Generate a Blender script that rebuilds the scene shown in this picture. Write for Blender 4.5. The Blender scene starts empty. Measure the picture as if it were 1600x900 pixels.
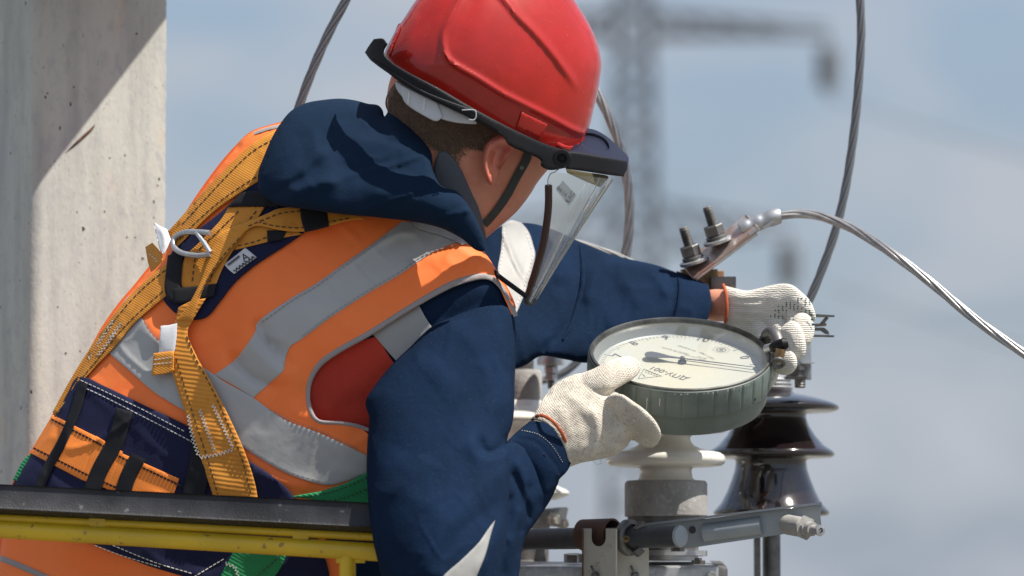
import bpy, bmesh, math, random
import numpy as np
from mathutils import Vector, Matrix, Quaternion
from mathutils.geometry import delaunay_2d_cdt
R = math.radians
random.seed(7)
scn = bpy.context.scene
COL = scn.collection

# ---------------- camera ----------------
PITCH = R(4.8)
CAM = Vector((0, -5, 9.0))
FW = Vector((0, math.cos(PITCH), math.sin(PITCH)))
UP = Vector((0, -math.sin(PITCH), math.cos(PITCH)))
RT = Vector((1, 0, 0))
K = 1.3 / 1600 / 5.0
cam_data = bpy.data.cameras.new('camera')
cam = bpy.data.objects.new('camera', cam_data)
COL.objects.link(cam)
cam.location = CAM
cam.rotation_euler = (R(90) + PITCH, 0, 0)
cam_data.sensor_width = 36
cam_data.lens = 36 * 5 / 1.3
cam_data.clip_start = 0.1
cam_data.clip_end = 20000
cam_data.dof.use_dof = True
cam_data.dof.focus_distance = 5.02
cam_data.dof.aperture_fstop = 3.6
scn.camera = cam

# ---------------- world and sun ----------------
SUN = Vector((0.44, -0.19, 0.88)).normalized()
SUN_EL = math.asin(SUN.z)
world = bpy.data.worlds.new('World')
scn.world = world
world.use_nodes = True
wt = world.node_tree
wt.nodes.clear()
def wn(t, **kw):
    n = wt.nodes.new(t)
    for k, v in kw.items():
        setattr(n, k, v)
    return n
sky = wn('ShaderNodeTexSky', sky_type='NISHITA', sun_disc=False)
sky.sun_elevation = SUN_EL
sky.sun_rotation = math.atan2(SUN.x, SUN.y)
sky.air_density = 1.0
sky.dust_density = 1.2
sky.ozone_density = 1.5
tc = wn('ShaderNodeTexCoord')
mp = wn('ShaderNodeMapping')
mp.inputs['Scale'].default_value = (1.0, 1.0, 2.0)
mp.inputs['Location'].default_value = (0.37, 0.0, 0.12)
mp.inputs['Rotation'].default_value = (0, R(-22), 0)
nz = wn('ShaderNodeTexNoise')
nz.inputs['Scale'].default_value = 14.0
nz.inputs['Detail'].default_value = 4.0
nz.inputs['Roughness'].default_value = 0.45
nz.inputs['Distortion'].default_value = 0.3
cr = wn('ShaderNodeValToRGB')
cr.color_ramp.elements[0].position = 0.37
cr.color_ramp.elements[1].position = 0.70
mixc = wn('ShaderNodeMix', data_type='RGBA')
SKY_BLUE = (1.58, 1.90, 2.36, 1)
CLOUD = (2.75, 2.92, 3.25, 1)
tint = wn('ShaderNodeMix', data_type='RGBA')
tint.inputs[0].default_value = 0.85
tint.inputs[7].default_value = SKY_BLUE
mixc.inputs[7].default_value = CLOUD
bg = wn('ShaderNodeBackground')
bg.inputs['Strength'].default_value = 0.13
wo = wn('ShaderNodeOutputWorld')
L = wt.links.new
L(tc.outputs['Generated'], mp.inputs['Vector'])
L(mp.outputs['Vector'], nz.inputs['Vector'])
L(nz.outputs['Fac'], cr.inputs['Fac'])
L(sky.outputs['Color'], tint.inputs[6])
L(tint.outputs[2], mixc.inputs[6])
sep = wn('ShaderNodeSeparateXYZ')      # broken cloud lies thicker towards the horizon
L(tc.outputs['Generated'], sep.inputs[0])
thin = wn('ShaderNodeMapRange'); thin.inputs['From Max'].default_value = 0.6; thin.inputs['To Min'].default_value = 1.0; thin.inputs['To Max'].default_value = 1.0
L(sep.outputs['Z'], thin.inputs['Value'])
hz = wn('ShaderNodeMapRange'); hz.inputs['From Max'].default_value = 0.5; hz.inputs['To Min'].default_value = 0.95; hz.inputs['To Max'].default_value = 0.15   # pale haze low in the sky
L(sep.outputs['Z'], hz.inputs['Value']); L(hz.outputs[0], tint.inputs[0])
cm = wn('ShaderNodeMath', operation='MULTIPLY')
L(cr.outputs['Color'], cm.inputs[0]); L(thin.outputs[0], cm.inputs[1])
L(cm.outputs[0], mixc.inputs[0])
L(mixc.outputs[2], bg.inputs['Color'])
L(bg.outputs[0], wo.inputs['Surface'])

sun_data = bpy.data.lights.new('sun', 'SUN')
sun_data.energy = 4.8
sun_data.angle = R(0.5)
sun_data.color = (1.0, 0.95, 0.87)
sun = bpy.data.objects.new('sun', sun_data)
COL.objects.link(sun)
sun.rotation_euler = SUN.to_track_quat('Z', 'Y').to_euler()
scn.view_settings.view_transform = 'Standard'
scn.view_settings.look = 'None'
scn.view_settings.exposure = 0.50
scn.view_settings.gamma = 1.0
scn.cycles.max_bounces = 6
scn.cycles.transparent_max_bounces = 12

# ---------------- pixel -> world helpers ----------------
def P(x, y, d=0.0):
    x = float(x); y = float(y); d = float(d)
    s = 5.0 + d
    return CAM + s * (FW + RT * ((x - 800) * K) + UP * ((450 - y) * K))
def PA(x, y, d):
    x = np.asarray(x, float); y = np.asarray(y, float); d = np.asarray(d, float) * np.ones_like(x)
    s = (5.0 + d)[:, None]
    C = np.array(CAM)[None]; f = np.array(FW)[None]; r = np.array(RT)[None]; u = np.array(UP)[None]
    return C + s * (f + r * ((x - 800) * K)[:, None] + u * ((450 - y) * K)[:, None])
def mpp(d=0.0):
    return (5.0 + d) * K
def CV(x, y, z):
    "camera-frame direction (right, away, up) to world"
    return RT * x + FW * y + UP * z

# ---------------- materials ----------------
def mat(name, color, rough=0.6, metal=0.0, bump=None, var=None, spec=0.5, sheen=0.0, coat=0.0, extra=None, stretch=(1, 1, 1), trans=None):
    """bump: list of (scale, strength, dist) noise layers; var: (scale, color2, lo, hi) colour variation list"""
    m = bpy.data.materials.new(name)
    m.use_nodes = True
    nt = m.node_tree
    b = nt.nodes['Principled BSDF']
    b.inputs['Base Color'].default_value = (*color, 1)
    b.inputs['Roughness'].default_value = rough
    b.inputs['Metallic'].default_value = metal
    b.inputs['Specular IOR Level'].default_value = spec
    if sheen:
        b.inputs['Sheen Weight'].default_value = sheen
        b.inputs['Sheen Roughness'].default_value = 0.5
    if coat:
        b.inputs['Coat Weight'].default_value = coat
        b.inputs['Coat Roughness'].default_value = 0.06
    tcn = nt.nodes.new('ShaderNodeTexCoord')
    mpn = nt.nodes.new('ShaderNodeMapping')
    mpn.inputs['Scale'].default_value = stretch
    nt.links.new(tcn.outputs['Object'], mpn.inputs['Vector'])
    vec = mpn.outputs['Vector']
    last = None
    if var:
        cur = None
        for (sc, c2, lo, hi) in var:
            n = nt.nodes.new('ShaderNodeTexNoise')
            n.inputs['Scale'].default_value = sc
            n.inputs['Detail'].default_value = 4
            r = nt.nodes.new('ShaderNodeValToRGB')
            r.color_ramp.elements[0].position = lo
            r.color_ramp.elements[1].position = hi
            mx = nt.nodes.new('ShaderNodeMix'); mx.data_type = 'RGBA'
            nt.links.new(vec, n.inputs['Vector'])
            nt.links.new(n.outputs['Fac'], r.inputs['Fac'])
            nt.links.new(r.outputs['Color'], mx.inputs[0])
            if cur is None:
                mx.inputs[6].default_value = (*color, 1)
            else:
                nt.links.new(cur, mx.inputs[6])
            mx.inputs[7].default_value = (*c2, 1)
            cur = mx.outputs[2]
        nt.links.new(cur, b.inputs['Base Color'])
    if bump:
        for (sc, st, di) in bump:
            n = nt.nodes.new('ShaderNodeTexNoise')
            n.inputs['Scale'].default_value = sc
            n.inputs['Detail'].default_value = 3
            bp = nt.nodes.new('ShaderNodeBump')
            bp.inputs['Strength'].default_value = st
            bp.inputs['Distance'].default_value = di
            nt.links.new(vec, n.inputs['Vector'])
            nt.links.new(n.outputs['Fac'], bp.inputs['Height'])
            if last:
                nt.links.new(last, bp.inputs['Normal'])
            last = bp.outputs['Normal']
        nt.links.new(last, b.inputs['Normal'])
    if extra:
        extra(nt, b, vec, last)
    return m

def weave(freq=900.0, strength=0.25, dist=0.0004, col=None):
    "woven thread relief: two crossed wave textures, in the cloth's own UV"
    def f(nt, b, vec, last):
        tcn = nt.nodes.new('ShaderNodeTexCoord')
        outs = []
        for ang in (0.0, 90.0):
            mpn = nt.nodes.new('ShaderNodeMapping')
            mpn.inputs['Rotation'].default_value = (0, 0, R(ang + 20))
            w = nt.nodes.new('ShaderNodeTexWave')
            w.inputs['Scale'].default_value = freq
            w.inputs['Distortion'].default_value = 1.5
            w.inputs['Detail'].default_value = 1
            nt.links.new(tcn.outputs['UV'], mpn.inputs['Vector'])
            nt.links.new(mpn.outputs['Vector'], w.inputs['Vector'])
            outs.append(w.outputs['Fac'])
        a = nt.nodes.new('ShaderNodeMath'); a.operation = 'MULTIPLY'
        nt.links.new(outs[0], a.inputs[0]); nt.links.new(outs[1], a.inputs[1])
        bp = nt.nodes.new('ShaderNodeBump')
        bp.inputs['Strength'].default_value = strength
        bp.inputs['Distance'].default_value = dist
        nt.links.new(a.outputs[0], bp.inputs['Height'])
        if last:
            nt.links.new(last, bp.inputs['Normal'])
        nt.links.new(bp.outputs['Normal'], b.inputs['Normal'])
    return f

def ribs(freq, ang, strength, dist, c2=None, amt=0.5, distort=1.0):
    "ribs or knit rows in the cloth's own UV (1 unit = 100 px)"
    def f(nt, b, vec, last):
        tcn = nt.nodes.new('ShaderNodeTexCoord')
        mpn = nt.nodes.new('ShaderNodeMapping')
        mpn.inputs['Rotation'].default_value = (0, 0, R(ang))
        w = nt.nodes.new('ShaderNodeTexWave')
        w.inputs['Scale'].default_value = freq
        w.inputs['Distortion'].default_value = distort
        w.inputs['Detail'].default_value = 2
        w.inputs['Detail Scale'].default_value = 1.5
        nt.links.new(tcn.outputs['UV'], mpn.inputs['Vector'])
        nt.links.new(mpn.outputs['Vector'], w.inputs['Vector'])
        bp = nt.nodes.new('ShaderNodeBump')
        bp.inputs['Strength'].default_value = strength
        bp.inputs['Distance'].default_value = dist
        nt.links.new(w.outputs['Fac'], bp.inputs['Height'])
        if last:
            nt.links.new(last, bp.inputs['Normal'])
        nt.links.new(bp.outputs['Normal'], b.inputs['Normal'])
        if c2:
            mx = nt.nodes.new('ShaderNodeMix'); mx.data_type = 'RGBA'
            src = b.inputs['Base Color'].links[0].from_socket if b.inputs['Base Color'].links else None
            if src:
                nt.links.new(src, mx.inputs[7])
            else:
                mx.inputs[7].default_value = b.inputs['Base Color'].default_value
            mx.inputs[6].default_value = (*c2, 1)
            mr = nt.nodes.new('ShaderNodeMapRange')
            mr.inputs['To Min'].default_value = 1 - amt
            nt.links.new(w.outputs['Fac'], mr.inputs['Value'])
            nt.links.new(mr.outputs[0], mx.inputs[0])
            nt.links.new(mx.outputs[2], b.inputs['Base Color'])
    return f

def hair_fuzz(nt, b, vec, last):
    pass

M = {}
M['navy'] = mat('navy_cotton', (0.0070, 0.0165, 0.038), 0.92, bump=[(60, 0.25, 0.004), (350, 0.25, 0.0012)], var=[(14, (0.0098, 0.0235, 0.057), 0.35, 0.7), (300, (0.018, 0.036, 0.064), 0.6, 0.8)], spec=0.05, extra=weave(14, 0.35, 0.0006))
M['navy_hood'] = mat('navy_hood_cotton', (0.0052, 0.0175, 0.040), 0.9, bump=[(60, 0.25, 0.004), (350, 0.25, 0.0012)], var=[(14, (0.007, 0.019, 0.045), 0.35, 0.7)], spec=0.12, extra=weave(14, 0.3, 0.0006))
M['orange'] = mat('orange_vest', (1.0, 0.20, 0.04), 0.62, bump=[(25, 0.2, 0.006), (400, 0.2, 0.0006)], var=[(9, (1.0, 0.23, 0.055), 0.4, 0.7), (40, (0.95, 0.22, 0.04), 0.58, 0.75)], spec=0.35, extra=weave(18, 0.15, 0.0004))
M['reflective'] = mat('grey_reflective_tape', (0.38, 0.375, 0.365), 0.5, bump=[(30, 0.25, 0.005), (500, 0.12, 0.0004)], var=[(16, (0.40, 0.395, 0.385), 0.4, 0.65)], spec=0.55)
M['reflective_light'] = mat('pale_reflective_tape', (0.30, 0.295, 0.28), 0.55, bump=[(30, 0.25, 0.005)], spec=0.6)
M['piping'] = mat('grey_piping', (0.30, 0.26, 0.25), 0.6, bump=[(300, 0.3, 0.001)])
M['red'] = mat('red_jacket_panel', (0.46, 0.040, 0.022), 0.8, bump=[(40, 0.3, 0.004), (400, 0.2, 0.0008)], var=[(12, (0.38, 0.032, 0.018), 0.4, 0.7)], spec=0.25, extra=weave(14, 0.3, 0.0006))
M['webbing'] = mat('amber_webbing', (0.58, 0.225, 0.028), 0.7, bump=[(500, 0.3, 0.0006)], var=[(20, (0.64, 0.27, 0.04), 0.35, 0.7), (60, (0.46, 0.175, 0.022), 0.58, 0.76)], spec=0.3, extra=ribs(9, 60, 0.25, 0.0008))
M['webbing_rib'] = mat('amber_ribbed_webbing', (0.58, 0.225, 0.028), 0.7, bump=[(500, 0.3, 0.0006)], var=[(20, (0.64, 0.27, 0.04), 0.35, 0.7), (60, (0.46, 0.175, 0.022), 0.58, 0.76)], spec=0.3, extra=ribs(4.6, 82, 0.35, 0.0012, (0.46, 0.17, 0.02), 0.25, 0.8))
M['belt_orange'] = mat('belt_orange', (0.90, 0.25, 0.04), 0.7, bump=[(500, 0.3, 0.0006)], spec=0.3, extra=weave(16, 0.3, 0.0005))
M['pad'] = mat('navy_pad', (0.011, 0.013, 0.045), 0.85, bump=[(40, 0.2, 0.004), (600, 0.3, 0.0006)], spec=0.25, extra=weave(14, 0.4, 0.0006))
M['black_web'] = mat('black_webbing', (0.010, 0.010, 0.013), 0.8, bump=[(700, 0.4, 0.0006)], spec=0.3)
M['green_web'] = mat('green_webbing', (0.02, 0.23, 0.085), 0.7, bump=[(500, 0.3, 0.0006)], spec=0.3, extra=ribs(6, 60, 0.4, 0.001))
M['thread_white'] = mat('white_thread', (0.62, 0.60, 0.55), 0.7)
M['thread_dark'] = mat('dark_thread', (0.05, 0.035, 0.02), 0.8)
M['label'] = mat('white_label', (0.62, 0.62, 0.63), 0.6, bump=[(80, 0.2, 0.002)])
M['ink'] = mat('black_ink', (0.03, 0.03, 0.035), 0.6)
M['grey_ink'] = mat('grey_ink', (0.13, 0.13, 0.15), 0.6)
M['helmet'] = mat('red_plastic', (0.38, 0.012, 0.005), 0.5, spec=0.15, coat=0.85, bump=[(9, 0.05, 0.01), (90, 0.03, 0.001)], var=[(30, (0.44, 0.014, 0.008), 0.45, 0.7), (420, (0.55, 0.16, 0.13), 0.70, 0.76)])
M['black_plastic'] = mat('black_plastic', (0.006, 0.006, 0.008), 0.55, spec=0.25, bump=[(200, 0.08, 0.001)])
M['blue_black'] = mat('blue_black_plastic', (0.006, 0.008, 0.026), 0.45, spec=0.3, bump=[(200, 0.08, 0.001)])
M['white_plastic'] = mat('white_plastic', (0.52, 0.54, 0.58), 0.4, var=[(20, (0.42, 0.43, 0.46), 0.4, 0.7)])
M['rubber'] = mat('brown_rubber', (0.045, 0.020, 0.014), 0.6, bump=[(200, 0.3, 0.001)])
M['strap_grey'] = mat('grey_green_strap', (0.045, 0.052, 0.050), 0.9, bump=[(600, 0.5, 0.0008)])
M['lining'] = mat('grey_lining', (0.10, 0.11, 0.13), 0.95, bump=[(40, 0.3, 0.003), (500, 0.6, 0.0008)], spec=0.1)
M['skin'] = mat('skin', (0.62, 0.26, 0.165), 0.5, bump=[(45, 0.25, 0.003), (280, 0.3, 0.0009), (900, 0.2, 0.0004)], var=[(22, (0.52, 0.18, 0.11), 0.42, 0.68), (90, (0.60, 0.28, 0.19), 0.5, 0.75)], spec=0.45)
M['skin'].node_tree.nodes['Principled BSDF'].inputs['Subsurface Weight'].default_value = 0.12
M['skin'].node_tree.nodes['Principled BSDF'].inputs['Subsurface Radius'].default_value = (0.012, 0.005, 0.003)
M['ear_skin'] = mat('ear_skin', (0.66, 0.21, 0.135), 0.48, bump=[(90, 0.25, 0.001), (500, 0.3, 0.0006)], var=[(60, (0.52, 0.135, 0.09), 0.42, 0.66)])
M['hair'] = mat('cropped_hair', (0.12, 0.082, 0.055), 0.7, var=[(200, (0.21, 0.15, 0.10), 0.4, 0.7)])
def knit(nt, b, vec, last):
    tcn = nt.nodes.new('ShaderNodeTexCoord')
    mpn = nt.nodes.new('ShaderNodeMapping')
    nt.links.new(tcn.outputs['UV'], mpn.inputs['Vector'])
    w = nt.nodes.new('ShaderNodeTexWave'); w.inputs['Scale'].default_value = 9.5
    w.inputs['Distortion'].default_value = 6.0; w.inputs['Detail'].default_value = 3; w.inputs['Detail Scale'].default_value = 0.9
    w2 = nt.nodes.new('ShaderNodeTexWave'); w2.bands_direction = 'Y'; w2.inputs['Scale'].default_value = 12.0
    w2.inputs['Distortion'].default_value = 5.0; w2.inputs['Detail'].default_value = 2
    for q in (w, w2):
        nt.links.new(mpn.outputs['Vector'], q.inputs['Vector'])
    ad = nt.nodes.new('ShaderNodeMath'); ad.operation = 'MULTIPLY_ADD'; ad.inputs[1].default_value = 0.45
    nt.links.new(w2.outputs['Fac'], ad.inputs[0]); nt.links.new(w.outputs['Fac'], ad.inputs[2])
    bp = nt.nodes.new('ShaderNodeBump'); bp.inputs['Strength'].default_value = 0.55; bp.inputs['Distance'].default_value = 0.0014
    nt.links.new(ad.outputs[0], bp.inputs['Height'])
    nt.links.new(last, bp.inputs['Normal']); nt.links.new(bp.outputs['Normal'], b.inputs['Normal'])
    mx = nt.nodes.new('ShaderNodeMix'); mx.data_type = 'RGBA'
    src = b.inputs['Base Color'].links[0].from_socket
    nt.links.new(src, mx.inputs[6]); mx.inputs[7].default_value = (0.33, 0.29, 0.25, 1)
    mr = nt.nodes.new('ShaderNodeMapRange'); mr.inputs['From Min'].default_value = 0.55; mr.inputs['From Max'].default_value = 0.0
    mr.inputs['To Max'].default_value = 0.55
    nt.links.new(ad.outputs[0], mr.inputs['Value']); nt.links.new(mr.outputs[0], mx.inputs[0])
    nt.links.new(mx.outputs[2], b.inputs['Base Color'])
M['knit'] = mat('white_knit_cotton', (0.70, 0.64, 0.53), 0.95, bump=[(60, 0.3, 0.003), (600, 0.6, 0.0012)], var=[(35, (0.56, 0.50, 0.41), 0.42, 0.68), (28, (0.36, 0.32, 0.28), 0.60, 0.74), (180, (0.45, 0.40, 0.34), 0.55, 0.70)], spec=0.15, sheen=0.2, extra=knit)
M['knit_rib'] = mat('white_ribbed_cuff', (0.70, 0.665, 0.585), 0.95, bump=[(400, 0.5, 0.001)], var=[(35, (0.60, 0.56, 0.48), 0.45, 0.75)], spec=0.15, sheen=0.3, extra=knit)
M['rust_edge'] = mat('orange_overlock_edge', (0.42, 0.085, 0.03), 0.9, bump=[(600, 0.8, 0.001)])
M['dots'] = mat('teal_grip_dot', (0.03, 0.10, 0.12), 0.6)
M['steel'] = mat('galvanised_steel', (0.50, 0.51, 0.52), 0.42, 0.75, bump=[(90, 0.25, 0.001)], var=[(30, (0.36, 0.36, 0.36), 0.4, 0.7), (120, (0.58, 0.58, 0.58), 0.5, 0.7)])
M['steel_dark'] = mat('dull_steel', (0.19, 0.185, 0.18), 0.5, 0.7, bump=[(120, 0.3, 0.001)], var=[(60, (0.11, 0.105, 0.10), 0.4, 0.7)])
M['zinc_plate'] = mat('zinc_plate', (0.56, 0.54, 0.48), 0.55, 0.25, bump=[(60, 0.15, 0.001)], var=[(25, (0.46, 0.43, 0.36), 0.45, 0.7), (140, (0.38, 0.36, 0.31), 0.6, 0.75)])
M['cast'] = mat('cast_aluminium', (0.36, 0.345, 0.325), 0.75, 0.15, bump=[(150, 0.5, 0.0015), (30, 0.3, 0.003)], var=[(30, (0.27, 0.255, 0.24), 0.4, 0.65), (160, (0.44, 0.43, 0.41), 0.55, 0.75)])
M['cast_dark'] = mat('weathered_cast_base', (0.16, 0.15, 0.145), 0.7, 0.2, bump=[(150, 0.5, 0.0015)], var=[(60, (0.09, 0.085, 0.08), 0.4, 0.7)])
M['porcelain'] = mat('cream_porcelain', (0.80, 0.78, 0.72), 0.28, bump=[(14, 0.08, 0.004)], var=[(12, (0.70, 0.66, 0.56), 0.4, 0.75), (220, (0.5, 0.46, 0.38), 0.7, 0.78)], coat=0.3)
M['brown_porcelain'] = mat('brown_glazed_porcelain', (0.0105, 0.0068, 0.0078), 0.12, bump=[(16, 0.12, 0.004)], var=[(18, (0.017, 0.0095, 0.0095), 0.4, 0.7)], coat=0.8)
M['grey_paint'] = mat('grey_painted_steel', (0.30, 0.335, 0.365), 0.45, 0.2, bump=[(120, 0.2, 0.0008)], var=[(25, (0.34, 0.37, 0.39), 0.4, 0.7)])
M['dark_paint'] = mat('dark_grey_paint', (0.060, 0.065, 0.072), 0.42, 0.2, bump=[(150, 0.2, 0.0008)], var=[(50, (0.08, 0.083, 0.088), 0.45, 0.7)])
M['rusty'] = mat('rusty_tube', (0.13, 0.065, 0.042), 0.65, 0.3, bump=[(150, 0.4, 0.001)], var=[(40, (0.085, 0.05, 0.04), 0.4, 0.7)])
M['copper'] = mat('dull_copper', (0.42, 0.215, 0.12), 0.5, 0.6, bump=[(120, 0.3, 0.001)], var=[(60, (0.27, 0.15, 0.09), 0.4, 0.7)])
M['bronze'] = mat('bronze_block', (0.30, 0.19, 0.085), 0.55, 0.5, bump=[(120, 0.3, 0.001)], var=[(50, (0.16, 0.11, 0.06), 0.45, 0.65)])
M['lug_pink'] = mat('copper_tinned_lug', (0.46, 0.33, 0.28), 0.42, 0.7, bump=[(90, 0.3, 0.001)], var=[(35, (0.55, 0.50, 0.47), 0.45, 0.6), (50, (0.36, 0.20, 0.15), 0.55, 0.75)])
M['alu'] = mat('aluminium_strand', (0.46, 0.45, 0.44), 0.42, 0.75, bump=[(200, 0.15, 0.0006)], var=[(60, (0.34, 0.33, 0.325), 0.4, 0.7)])
M['alu_dark'] = mat('weathered_aluminium_strand', (0.20, 0.21, 0.225), 0.55, 0.6, bump=[(200, 0.15, 0.0006)])
M['gauge'] = mat('grey_green_enamel', (0.112, 0.137, 0.122), 0.5, 0.0, bump=[(40, 0.15, 0.002), (220, 0.12, 0.0006)], var=[(20, (0.145, 0.182, 0.160), 0.4, 0.7), (70, (0.095, 0.122, 0.105), 0.6, 0.75)], coat=0.1)
M['gauge_chip'] = mat('chipped_bare_metal', (0.50, 0.52, 0.50), 0.5, 0.4)
M['bezel'] = mat('worn_bezel_metal', (0.15, 0.15, 0.14), 0.38, 0.7, bump=[(120, 0.2, 0.0008)], var=[(40, (0.07, 0.07, 0.065), 0.4, 0.65)])
M['bezel_in'] = mat('grey_inner_bezel', (0.30, 0.31, 0.31), 0.5, 0.3)
M['dial'] = mat('cream_dial', (0.53, 0.52, 0.475), 0.6, var=[(8, (0.60, 0.54, 0.42), 0.45, 0.75)])
M['dial_ink'] = mat('faded_dial_ink', (0.085, 0.085, 0.10), 0.6)
M['needle'] = mat('grey_needle', (0.075, 0.075, 0.095), 0.5)
M['yellow'] = mat('yellow_paint', (0.68, 0.44, 0.018), 0.4, bump=[(60, 0.2, 0.001), (300, 0.15, 0.0005)], var=[(14, (0.56, 0.37, 0.02), 0.4, 0.7), (90, (0.33, 0.20, 0.04), 0.63, 0.70), (40, (0.20, 0.10, 0.04), 0.70, 0.74)])
M['rail_black'] = mat('black_rail_wrap', (0.012, 0.012, 0.014), 0.5, bump=[(60, 0.35, 0.0015), (500, 0.5, 0.0008)], var=[(14, (0.035, 0.035, 0.04), 0.45, 0.7), (90, (0.10, 0.10, 0.105), 0.66, 0.72)], spec=0.35, stretch=(1, 1, 1))
M['pylon'] = mat('grey_pylon_steel', (0.12, 0.13, 0.145), 0.7, 0.1)
M['glass_ins'] = mat('pylon_insulator', (0.10, 0.11, 0.12), 0.5)
M['ground'] = mat('pale_gravel_ground', (0.15, 0.145, 0.125), 0.95, var=[(0.5, (0.12, 0.115, 0.10), 0.35, 0.7), (8, (0.17, 0.16, 0.14), 0.5, 0.7)])
def conc(nt, b, vec, last):
    # small pits and stains
    v = nt.nodes.new('ShaderNodeTexVoronoi'); v.inputs['Scale'].default_value = 60
    mr = nt.nodes.new('ShaderNodeMapRange'); mr.inputs['From Min'].default_value = 0.06; mr.inputs['From Max'].default_value = 0.11
    n = nt.nodes.new('ShaderNodeTexNoise'); n.inputs['Scale'].default_value = 16
    gt = nt.nodes.new('ShaderNodeMath'); gt.operation = 'LESS_THAN'; gt.inputs[1].default_value = 0.53
    mxm = nt.nodes.new('ShaderNodeMath'); mxm.operation = 'MAXIMUM'
    nt.links.new(vec, v.inputs['Vector']); nt.links.new(vec, n.inputs['Vector'])
    nt.links.new(v.outputs['Distance'], mr.inputs['Value']); nt.links.new(n.outputs['Fac'], gt.inputs[0])
    nt.links.new(mr.outputs[0], mxm.inputs[0]); nt.links.new(gt.outputs[0], mxm.inputs[1])
    src = b.inputs['Base Color'].links[0].from_socket
    # rain streaks running down the face
    tcs = nt.nodes.new('ShaderNodeTexCoord'); ms = nt.nodes.new('ShaderNodeMapping'); ms.inputs['Scale'].default_value = (1, 1, 0.13)
    ns = nt.nodes.new('ShaderNodeTexNoise'); ns.inputs['Scale'].default_value = 38; ns.inputs['Detail'].default_value = 5
    rs_ = nt.nodes.new('ShaderNodeMapRange'); rs_.inputs['From Min'].default_value = 0.42; rs_.inputs['From Max'].default_value = 0.68; rs_.inputs['To Max'].default_value = 0.4
    mxs = nt.nodes.new('ShaderNodeMix'); mxs.data_type = 'RGBA'; mxs.inputs[7].default_value = (0.27, 0.265, 0.25, 1)
    nt.links.new(tcs.outputs['Object'], ms.inputs['Vector']); nt.links.new(ms.outputs['Vector'], ns.inputs['Vector'])
    nt.links.new(ns.outputs['Fac'], rs_.inputs['Value']); nt.links.new(rs_.outputs[0], mxs.inputs[0]); nt.links.new(src, mxs.inputs[6]); src = mxs.outputs[2]
    mx = nt.nodes.new('ShaderNodeMix'); mx.data_type = 'RGBA'
    nt.links.new(mxm.outputs[0], mx.inputs[0]); mx.inputs[6].default_value = (0.07, 0.065, 0.06, 1); nt.links.new(src, mx.inputs[7])
    nt.links.new(mx.outputs[2], b.inputs['Base Color'])
    bp = nt.nodes.new('ShaderNodeBump'); bp.inputs['Strength'].default_value = 0.6; bp.inputs['Distance'].default_value = 0.003
    nt.links.new(mxm.outputs[0], bp.inputs['Height']); nt.links.new(last, bp.inputs['Normal']); nt.links.new(bp.outputs['Normal'], b.inputs['Normal'])
M['concrete'] = mat('concrete', (0.53, 0.52, 0.46), 0.92, bump=[(30, 0.25, 0.003), (220, 0.5, 0.0012)], var=[(6, (0.47, 0.475, 0.455), 0.42, 0.62), (14, (0.58, 0.47, 0.36), 0.62, 0.76), (70, (0.46, 0.455, 0.43), 0.5, 0.66), (260, (0.32, 0.315, 0.30), 0.64, 0.72)], extra=conc, stretch=(1, 1, 0.55))
M['rust'] = mat('rust', (0.16, 0.07, 0.035), 0.9, bump=[(300, 0.5, 0.001)], var=[(90, (0.05, 0.03, 0.025), 0.4, 0.6)])

def glass_mat(name, tint_, fres=1.45, rough=0.02, haze=0.0):
    m = bpy.data.materials.new(name); m.use_nodes = True
    nt = m.node_tree; nt.nodes.clear()
    o = nt.nodes.new('ShaderNodeOutputMaterial')
    t = nt.nodes.new('ShaderNodeBsdfTransparent'); t.inputs[0].default_value = (*tint_, 1)
    g = nt.nodes.new('ShaderNodeBsdfGlossy'); g.inputs['Roughness'].default_value = rough
    df = nt.nodes.new('ShaderNodeBsdfDiffuse'); df.inputs[0].default_value = (0.7, 0.72, 0.72, 1)
    lw = nt.nodes.new('ShaderNodeLayerWeight'); lw.inputs[0].default_value = 0.5
    pw = nt.nodes.new('ShaderNodeMath'); pw.operation = 'POWER'; pw.inputs[1].default_value = 5.0
    nt.links.new(lw.outputs['Facing'], pw.inputs[0])
    f = nt.nodes.new('ShaderNodeMath'); f.operation = 'MULTIPLY_ADD'; f.inputs[1].default_value = 0.9 * fres; f.inputs[2].default_value = 0.045
    nt.links.new(pw.outputs[0], f.inputs[0])
    mx = nt.nodes.new('ShaderNodeMixShader'); mh = nt.nodes.new('ShaderNodeMixShader'); mh.inputs[0].default_value = haze
    nt.links.new(f.outputs[0], mx.inputs[0]); nt.links.new(t.outputs[0], mh.inputs[1]); nt.links.new(df.outputs[0], mh.inputs[2])
    nt.links.new(mh.outputs[0], mx.inputs[1]); nt.links.new(g.outputs[0], mx.inputs[2])
    nt.links.new(mx.outputs[0], o.inputs[0])
    return m
M['visor'] = glass_mat('clear_visor', (0.93, 0.95, 0.93), 1.6, 0.03, 0.17)  # white diffuse haze mixed in to stand for pale reflections
M['shield_shine'] = glass_mat('shield_shine', (0.62, 0.62, 0.5), 0.9, 0.08, 0.45)  # pale tone for the painted outline shine and reflection streaks
M['dial_glass'] = glass_mat('dial_glass', (0.97, 0.98, 0.97), 0.7, 0.02, 0.02)

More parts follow.
